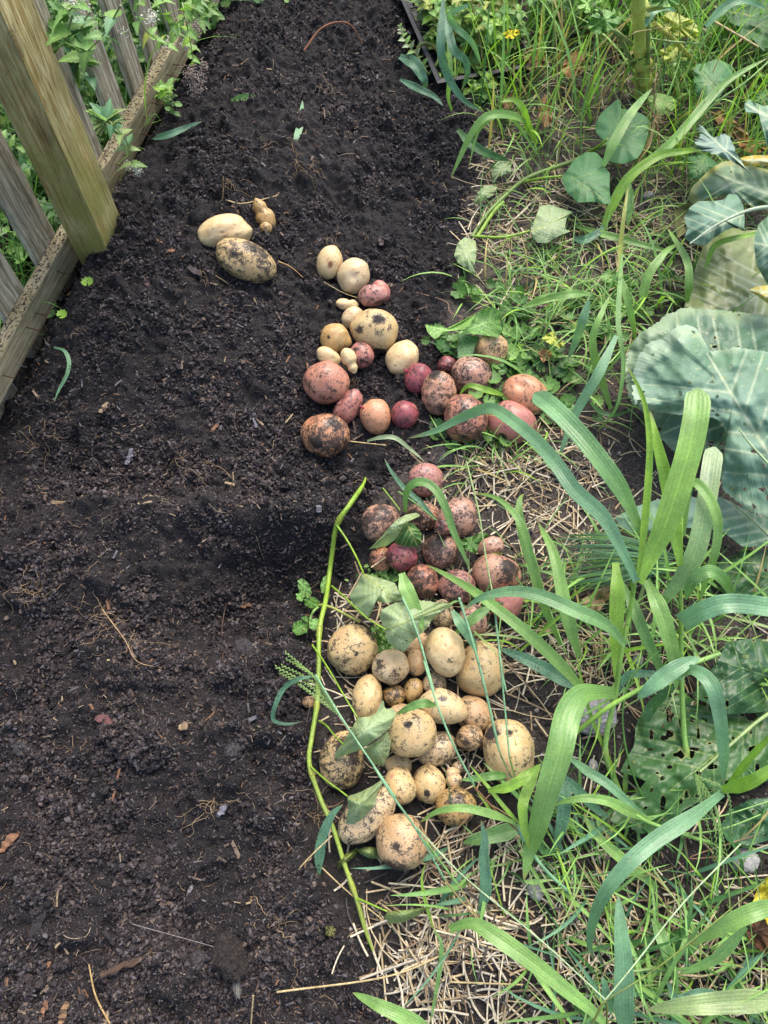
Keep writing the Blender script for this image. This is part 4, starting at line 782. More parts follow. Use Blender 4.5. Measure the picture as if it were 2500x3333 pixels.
q = sample(9000, (1300, -350, 3000, 620), lambda x, y, u, v: clear(u, v) * blobs([(1850, 60, 320, 260, .8), (2350, 150, 300, 320, .8), (1650, 330, 130, 120, .45), (2050, 450, 200, 200, .35), (1450, 60, 80, 130, .4), (1400, 330, 60, 70, .5), (2500, 480, 200, 150, .6)])(x, y, u, v) * (1 - bedmask(x, y)) * .50); n = len(q)
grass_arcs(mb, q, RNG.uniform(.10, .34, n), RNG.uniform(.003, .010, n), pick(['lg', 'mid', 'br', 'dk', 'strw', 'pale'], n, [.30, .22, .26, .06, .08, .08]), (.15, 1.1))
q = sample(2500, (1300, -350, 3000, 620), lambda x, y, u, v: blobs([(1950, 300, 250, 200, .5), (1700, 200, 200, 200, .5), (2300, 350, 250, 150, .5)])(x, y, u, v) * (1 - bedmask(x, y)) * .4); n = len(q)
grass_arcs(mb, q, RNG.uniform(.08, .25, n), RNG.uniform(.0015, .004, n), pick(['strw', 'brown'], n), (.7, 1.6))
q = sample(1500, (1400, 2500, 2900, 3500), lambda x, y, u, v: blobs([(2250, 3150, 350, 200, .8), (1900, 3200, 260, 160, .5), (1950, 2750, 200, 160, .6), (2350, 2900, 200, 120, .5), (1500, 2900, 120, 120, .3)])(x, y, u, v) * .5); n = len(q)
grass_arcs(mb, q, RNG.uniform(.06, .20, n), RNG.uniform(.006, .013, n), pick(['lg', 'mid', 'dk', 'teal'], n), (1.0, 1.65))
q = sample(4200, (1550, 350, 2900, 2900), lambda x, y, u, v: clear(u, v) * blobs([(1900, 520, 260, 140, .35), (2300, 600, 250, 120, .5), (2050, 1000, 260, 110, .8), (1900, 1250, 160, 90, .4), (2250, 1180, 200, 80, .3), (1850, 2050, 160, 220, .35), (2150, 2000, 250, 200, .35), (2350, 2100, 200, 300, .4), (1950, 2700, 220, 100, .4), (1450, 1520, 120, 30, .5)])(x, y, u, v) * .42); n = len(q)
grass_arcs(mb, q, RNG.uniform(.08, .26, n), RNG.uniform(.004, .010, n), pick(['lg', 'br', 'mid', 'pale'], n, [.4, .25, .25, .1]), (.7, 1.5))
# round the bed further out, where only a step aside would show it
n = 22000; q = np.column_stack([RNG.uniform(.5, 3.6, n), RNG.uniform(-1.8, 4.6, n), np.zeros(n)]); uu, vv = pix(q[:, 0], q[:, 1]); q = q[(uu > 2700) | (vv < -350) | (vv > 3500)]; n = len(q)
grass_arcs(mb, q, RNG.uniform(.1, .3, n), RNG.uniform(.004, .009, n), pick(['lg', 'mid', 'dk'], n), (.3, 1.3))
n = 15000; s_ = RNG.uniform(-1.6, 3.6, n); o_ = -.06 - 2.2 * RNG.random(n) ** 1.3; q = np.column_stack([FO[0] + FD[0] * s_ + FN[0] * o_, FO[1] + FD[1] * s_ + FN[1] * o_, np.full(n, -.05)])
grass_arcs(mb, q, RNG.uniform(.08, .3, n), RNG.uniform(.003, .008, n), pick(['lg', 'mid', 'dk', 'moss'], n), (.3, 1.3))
tag(mb.build('grass', 'grass', origin=np.zeros(3)), 'fine green grass growing thickly right of the bed and behind the fence', 'grass', kind='stuff')
# ---- round scalloped ground ivy
def near_up(n, sp): return nrm(np.column_stack([RNG.normal(size=n) * sp, RNG.normal(size=n) * sp, np.ones(n)]))
def flatdir(n):
    a = RNG.random(n) * 6.28; return np.column_stack([np.cos(a), np.sin(a), RNG.uniform(-.2, .3, n)])
mb = MB(); p = sample(2600, (1380, 850, 2300, 1600), lambda x, y, u, v: clear(u, v) * blobs([(1560, 960, 60, 45, .9), (1450, 1135, 40, 30, 1), (1740, 1200, 130, 90, .9), (1880, 1060, 110, 60, .8), (1640, 1290, 60, 60, .7), (1420, 1470, 40, 50, .4), (1600, 1440, 100, 40, .25), (1850, 1330, 80, 50, .5), (1580, 1200, 60, 50, .8), (1420, 1130, 40, 40, .6), (1650, 1050, 80, 50, .8), (2050, 960, 150, 50, .5)])(x, y, u, v) * .5); n = len(p); p[:, 2] += RNG.uniform(.006, .035, n)
put_leaves(mb, 'round', p, flatdir(n), near_up(n, .3), RNG.uniform(.018, .042, n), pick(['moss', 'mid', 'lg', 'dk'], n, [.4, .3, .15, .15]))
n = 900; s_ = RNG.uniform(-.6, 2.6, n); o_ = -RNG.uniform(.05, .5, n); q = np.column_stack([FO[0] + FD[0] * s_ + FN[0] * o_, FO[1] + FD[1] * s_ + FN[1] * o_, RNG.uniform(-.04, .06, n)])
put_leaves(mb, 'round', q, flatdir(n), near_up(n, .35), RNG.uniform(.02, .045, n), pick(['moss', 'br', 'lg', 'mid'], n, [.35, .2, .2, .25], .3))
p = sample(700, (250, -60, 950, 560), lambda x, y, u, v: blobs([(560, 280, 40, 60, .5), (780, 10, 100, 40, .9), (430, 560, 20, 30, .4), (640, 60, 60, 60, .5), (380, 590, 20, 20, .6)])(x, y, u, v)); n = len(p); p[:, 2] += RNG.uniform(.01, .06, n)
put_leaves(mb, 'round', p, flatdir(n), near_up(n, .3), RNG.uniform(.015, .035, n), pick(['moss', 'lg', 'mid', 'dk'], n))
q = GZ(*F('zb', [(740, 340), (710, 400), (790, 390), (545, 930), (515, 1010), (630, 1030), (900, 700), (720, 310)]).T, .03); n = len(q)
put_leaves(mb, 'round', q, flatdir(n), near_up(n, .2), RNG.uniform(.022, .034, n), pick(['br', 'lg'], n))
tag(mb.build('ground_ivy', 'leaf', origin=np.zeros(3)), 'creeping green ground ivy with round scalloped leaves', 'ground cover', kind='stuff')
# ---- small feathery weeds upper right and moss by the vine
mb = MB(); p = sample(5200, (1850, -150, 2900, 700), lambda x, y, u, v: blobs([(2330, 230, 220, 130, .9), (2150, 330, 140, 80, .5), (2480, 60, 120, 120, .6), (2250, 560, 150, 60, .3)])(x, y, u, v) * .75); n = len(p); p[:, 2] += RNG.uniform(.01, .12, n)
put_leaves(mb, 'obovate', p, np.column_stack([RNG.normal(size=(n, 2)), RNG.uniform(0, 1, n)]), near_up(n, .5), RNG.uniform(.008, .018, n), pick(['moss', 'ol', 'lg', 'yl'], n, [.4, .2, .3, .1]))
p = GZ(RNG.normal(1245, 18, 160), RNG.normal(2095, 28, 160), .012); p2 = GZ(RNG.normal(1250, 40, 150), RNG.normal(1875, 18, 150), .012); p = np.vstack([p, p2]); n = len(p)
put_leaves(mb, 'obovate', p, flatdir(n), near_up(n, .5), RNG.uniform(.008, .016, n), pick(['moss', 'lg'], n))
tag(mb.build('creeping_weeds', 'leaf', origin=np.zeros(3)), 'mat of tiny leaved creeping weeds at the upper right', 'ground cover', kind='stuff')

# ---- plants built from leafy stems
def leafy(root, stems, kind, size, step, colk, stemc, mat='mint', pair=True, up=.5, srad=.0016, flowers=None, grow=.2, part='foliage'):
    ms, ml = MB(), MB(); B_, Dr, U, Sz, C_ = [], [], [], [], []
    for P_ in stems:
        P_ = np.asarray(P_); tube(ms, P_, np.linspace(srad * 1.2, srad * .6, len(P_)), np.array(stemc), 6); L = np.concatenate([[0], np.cumsum(np.linalg.norm(np.diff(P_, axis=0), axis=1))]); tot = L[-1]; s = tot * .06; a = random.random() * 6.28
        while s <= tot:
            k = min(np.searchsorted(L, s), len(P_) - 1); T = nrm(P_[k] - P_[k - 1]) if k else nrm(P_[1] - P_[0]); r1 = nrm(np.cross(T, [.3, .2, 1])); r2 = np.cross(T, r1)
            for q in ((0, math.pi) if pair else (0,)):
                d = r1 * math.cos(a + q) + r2 * math.sin(a + q); d = d + T * .25; d[2] = d[2] * .5 + .10
                B_.append(P_[k]); Dr.append(d); U.append([random.gauss(0, .25), random.gauss(0, .25), 1]); f_ = s / tot
                Sz.append(size * random.uniform(.75, 1.2) * (1 - (1 - grow) * f_ ** 3)); C_.append(np.array(G[random.choice(colk)]) * random.uniform(.8, 1.2))
            a += math.pi / 2 + random.gauss(0, .2) if pair else 2.4; s += step * random.uniform(.7, 1.3)
    put_leaves(ml, kind, B_, Dr, U, Sz, C_); ms.build('stem', 'stem', root); ml.build(part, mat, root)
    if flowers:
        mf = MB(); pts = np.array(flowers['pts']); n = len(pts)
        scatter(mf, ICO_V, ICO_F, pts, rotm(n), np.full((n, 3), .0016) * RNG.uniform(.6, 1.6, (n, 3)), np.array([flowers['c']] * n) * RNG.uniform(.7, 1.2, (n, 1)), .2); mf.build('flowers', flowers.get('mat', 'petal'), root)
def rise(base, h, lean, az, n=12, curl=.5):
    t = np.linspace(0, 1, n); return np.column_stack([base[0] + lean * h * t ** 1.5 * math.cos(az), base[1] + lean * h * t ** 1.5 * math.sin(az), base[2] + h * t * (1 - curl * .35 * t * t)])
def fl_cloud(c, r, n): c = np.asarray(c); return c + RNG.normal(size=(n, 3)) * r
# catmint clumps behind the fence
for i, (s, o, h, k) in enumerate([(.02, -.16, .22, 6), (.25, -.20, .22, 7), (.40, -.12, .28, 6), (.55, -.24, .34, 8), (.72, -.16, .36, 8), (.86, -.30, .42, 9), (.98, -.16, .34, 8), (1.12, -.26, .40, 8), (1.28, -.15, .34, 7), (1.45, -.28, .4, 8), (.60, -.45, .42, 8), (.30, -.42, .34, 7), (1.0, -.5, .5, 8), (1.65, -.2, .36, 7)]):
    b = fpt(s, o, -.05); r = thing('catmint_plant', b, 'leafy green catmint clump growing behind the picket fence', 'plant', 'catmint behind the fence')
    st_ = [rise(b + np.array([random.gauss(0, .03), random.gauss(0, .03), 0]), h * random.uniform(.6, 1.1), random.uniform(.1, .8), random.random() * 6.28) for _ in range(k)]
    fl = np.vstack([fl_cloud(q[-1], .006, 14) for q in st_[:1]]); leafy(r, st_, 'mint', .042, .024, ['mid', 'lg', 'moss', 'dk'], S(140, 165, 110), flowers=dict(pts=fl, c=S(205, 205, 190)))
def spray(fr, pts, zs, size, step, label, colk=('mid', 'lg', 'bl'), flowers=None, kind='mint', name='catmint_sprig', cat='plant stem', mat='mint', pair=True, stemc=S(150, 170, 110), srad=.0016, grow=.5):
    P_, _ = path3(fr, pts, zs, 16); r = thing(name, P_[0], label, cat); fl = None
    if flowers: fl = dict(pts=np.vstack([fl_cloud(GZ(*F(fr, [(u, v)]).T, z)[0], s, n) for u, v, z, s, n in flowers['at']]), c=flowers['c'], mat=flowers.get('mat', 'petal'))
    leafy(r, [P_], kind, size, step, list(colk), stemc, mat, pair, flowers=fl, srad=srad, grow=grow); return r
spray('za', [(930, 40), (870, 150), (780, 290), (680, 390), (560, 500)], [.50, .46, .42, .36], .046, .038, 'long catmint stem bending down over the fence above the large leaves', grow=1.1)
spray('za', [(780, 880), (860, 950), (960, 1060), (1000, 1170), (1020, 1270)], [.20, .22, .2, .15, .12], .040, .030, 'catmint sprig hanging over the lower rail with white flowers at its tip', ('lg', 'bl', 'pale'), dict(at=[(1060, 1310, .11, .005, 70), (1000, 1280, .11, .005, 30)], c=S(225, 225, 222, .8)), grow=.8)
spray('za', [(1405, 20), (1440, 180), (1470, 330), (1495, 480)], [.36, .34, .28, .2], .026, .034, 'upright catmint stem at the top with seed heads at its end', ('lg', 'br'), dict(at=[(1510, 220, .26, .009, 90), (1470, 560, .12, .010, 130), (1520, 620, .10, .010, 140), (1500, 690, .08, .008, 90), (1440, 340, .2, .006, 30), (1570, 500, .12, .006, 50)], c=S(178, 160, 148), mat='straw'))
spray('za', [(560, 120), (520, 250), (470, 380), (500, 520)], [.5, .46, .40, .34], .050, .04, 'catmint stem with the largest toothed leaves beside the post', ('lg', 'mid', 'bl'), grow=1.1)
spray('za', [(720, 60), (640, 180), (600, 330), (620, 470), (700, 600)], [.46, .42, .36, .3], .048, .034, 'drooping catmint stem between the second and third pickets', ('mid', 'bl', 'dk'), grow=.9)
spray('za', [(1100, -40), (1060, 90), (1100, 200), (1190, 290), (1300, 350)], [.42, .40, .36, .28], .032, .030, 'catmint stem leaning over the far pickets', ('lg', 'mid', 'yl'), dict(at=[(1160, 150, .36, .007, 50), (1300, 340, .24, .006, 40), (1430, 340, .2, .005, 40)], c=S(200, 190, 180)))
spray('za', [(1250, -30), (1280, 80), (1340, 200), (1360, 280)], [.34, .32, .3, .24], .03, .030, 'short leafy catmint top beside the seed heads', ('lg', 'moss'), dict(at=[(1180, 130, .34, .006, 40)], c=S(188, 180, 178)))
spray('za', [(600, -30), (560, 60), (480, 130), (460, 220)], [.5, .5, .46, .44], .04, .03, 'catmint top with pale flowers at the upper left', ('lg', 'mid'), dict(at=[(620, 40, .5, .008, 90), (560, 20, .5, .006, 50)], c=S(212, 212, 200)))
spray('za', [(1245, 830), (1250, 760), (1270, 700), (1310, 660)], [.02, .05, .08, .1], .028, .014, 'small bright weed at the foot of the rail in the gap', ('br', 'lg'), kind='ovate', name='weed', cat='weed', mat='leaf', grow=.8)
spray('za', [(1330, 870), (1330, 790), (1320, 730)], [.01, .05, .08], .022, .014, 'small round leaved weed on the bed edge by the far rail', ('moss', 'mid'), kind='obovate', name='weed', cat='weed', mat='leaf')
spray('za', [(1010, 960), (1020, 900), (1050, 860)], [.03, .08, .1], .040, .016, 'dark toothed leaves in front of the rail', ('dk', 'mid'), kind='mint', name='weed', cat='weed', mat='leaf', grow=.9)
spray('za', [(850, 1520), (900, 1450), (880, 1400)], [.0, .04, .06], .026, .02, 'little green weed between rail and bed next to the post', ('mid', 'moss'), kind='obovate', name='weed', cat='weed', mat='leaf')

# ---- traced blades of grass
def gplant(label, loc, name='grass_plant', cat='grass plant'): return thing(name, GZ(*F(loc[0], [loc[1]]).T, .0)[0], label, cat)
g1 = gplant('tall broad bladed grass plant with bright arching blades, stem beside the white pebble', ('z8', (860, 960)))
stem_part('z8', [(860, 960), (780, 740), (835, 430), (860, 250), (910, 0), (940, -180), (965, -290)], 15, [.0, .04, .10, .16, .22, .28, .31], G['lg'], g1, n=40, tip=.85, col2=G['br'], nodes=(.18, .42, .86))
for a in [('z7', [(975, 1385), (880, 1180), (760, 1000), (620, 830), (500, 710), (395, 632)], 104, [.34, .40, .44, .45, .43, .38], 'lg', dict(shape='blunt', col2=G['bl'])),
          ('z7', [(950, 1650), (870, 1480), (770, 1300), (620, 1160), (520, 1020), (400, 880), (250, 760), (150, 712), (0, 765), (-140, 835), (-290, 875)], 88, [.30, .34, .38, .40, .40, .36, .30, .24, .17, .12, .08], 'bl', dict(n=46)),
          ('z7', [(955, 1650), (1040, 1480), (1110, 1330), (1170, 1150), (1230, 950), (1270, 750), (1280, 605)], 138, [.30, .34, .38, .41, .44, .46, .46], 'br', dict(shape='blunt', col2=G['lg'])),
          ('z7', [(950, 1650), (985, 1400), (1012, 1100), (1018, 880), (990, 680), (930, 540), (885, 465)], 42, [.30, .36, .42, .46, .48, .48], 'br', dict(fold=.5)),
          ('z7', [(890, 1990), (780, 1880), (600, 1795), (430, 1725), (270, 1700), (110, 1735), (20, 1800)], 82, [.22, .25, .26, .25, .22, .18], 'mid', dict(col2=G['bl'])),
          ('z7', [(835, 1545), (845, 1700), (838, 1900), (842, 2060), (845, 2230)], 84, [.20, .2, .17, .13, .1], 'br', {}),
          ('z8', [(830, 425), (740, 418), (650, 432), (580, 540), (530, 750), (470, 950), (420, 1130), (372, 1280), (340, 1440)], 150, [.12, .16, .20, .22, .22, .19, .14, .08, .05], 'mid', dict(col2=G['lg'], n=44, wav=.3, fold=.1)),
          ('z8', [(850, 420), (900, 330), (1000, 320), (1100, 330), (1180, 360)], 46, [.1, .13, .15, .14], 'teal', dict(mat='dblade')),
          ('z8', [(580, 768), (690, 850), (800, 920), (920, 1030), (1025, 1112)], 56, [.06, .09, .1, .08, .05], 'bl', {})]:
    blade(a[0], a[1], a[2], a[3], G[a[4]], g1, **a[5])
g2 = gplant('second tall grass plant right of the first, pale stem cut at its foot', ('z8', (1255, 940)))
stem_part('z8', [(1257, 945), (1230, 820), (1205, 640), (1190, 300), (1190, 0), (1185, -180), (1190, -520)], 16, [.0, .03, .06, .13, .2, .24, .31], G['lg'], g2, n=40, tip=.7, col2=G['br'], nodes=(.15, .4, .62))
for a in [('z7', [(1185, 1560), (1160, 1400), (1120, 1150), (1085, 1000), (1050, 860), (1020, 720)], 82, [.27, .31, .35, .38, .39], 'br', dict(col2=G['br'])),
          ('z7', [(1060, 1800), (1180, 1640), (1270, 1480), (1320, 1250), (1350, 1050), (1370, 920)], 104, [.2, .25, .29, .32, .33, .32], 'mid', dict(shape='blunt', col2=G['under'])),
          ('z7', [(1200, 1400), (1230, 1120), (1290, 1130), (1350, 1210), (1388, 1330), (1375, 1480), (1330, 1620), (1275, 1800)], 58, [.28, .33, .34, .34, .33, .3, .26, .2], 'lg', {}),
          ('z7', [(1195, 1870), (1320, 1800), (1460, 1765), (1700, 1790)], 108, [.22, .27, .29, .28], 'bl', dict(shape='even')),
          ('z7', [(1215, 1745), (1250, 1650), (1340, 1592), (1420, 1640), (1475, 1745)], 74, [.24, .28, .3, .28, .24], 'mid', dict(shape='both')),
          ('z7', [(1000, 1640), (1060, 1760), (1110, 1900), (1150, 2060), (1165, 2240)], 92, [.2, .22, .21, .18, .14], 'lg', {}),
          ('z7', [(865, 1650), (930, 1780), (1000, 1950), (1060, 2080), (1130, 2260)], 66, [.16, .18, .17, .14, .1], 'mid', {}),
          ('z8', [(1200, 345), (1180, 320), (1260, 300), (1340, 360), (1385, 480), (1415, 700), (1420, 930)], 84, [.15, .2, .25, .27, .26, .2, .12], 'bl', dict(n=40)),
          ('z8', [(1000, 590), (1030, 500), (1100, 430), (1190, 350)], 60, [.05, .07, .1, .13], 'dk', {})]:
    blade(a[0], a[1], a[2], a[3], G[a[4]], g2, **a[5])
g3 = gplant('broken grass stalk lying slantwise with a pale cut end over the holed leaf', ('z8', (590, 660)))
stem_part('z8', [(590, 665), (700, 575), (830, 480), (1070, 350), (1200, 285), (1400, 212)], 13, [.10, .14, .17, .2, .22, .22], G['br'], g3, col2=G['lg'], n=30)
blade('z8', [(958, 452), (1030, 390), (1120, 320), (1200, 270), (1290, 235)], 92, [.2, .23, .24, .24], G['bl'], g3, shape='both')
g4 = gplant('grass plant growing in from the right with a long blue green blade sweeping down', ('z8', (1350, 1240)))
stem_part('z8', [(1350, 1235), (1180, 1180), (1020, 1125), (940, 1080)], 11, [.02, .04, .06, .08], G['lg'], g4)
stem_part('z8', [(1180, 1180), (1300, 1060), (1410, 955)], 13, [.06, .11, .15], G['mid'], g4)
for a in [('z8', [(1410, 965), (1250, 1090), (1050, 1220), (900, 1350), (780, 1500), (715, 1650), (695, 1780), (720, 1875)], 92, [.15, .20, .22, .22, .18, .12, .07, .04], 'bl', dict(n=44)),
          ('z8', [(1025, 1115), (900, 1060), (800, 1010), (680, 992), (580, 1005), (500, 1028)], 58, [.06, .1, .12, .11, .09], 'lg', {}),
          ('z8', [(1412, 945), (1500, 925), (1600, 885), (1720, 790)], 78, [.15, .2, .24, .27], 'br', {}), ('z8', [(1440, 925), (1540, 800), (1640, 690), (1740, 600)], 42, [.15, .21, .26, .3], 'br', {})]:
    blade(a[0], a[1], a[2], a[3], G[a[4]], g4, **a[5])
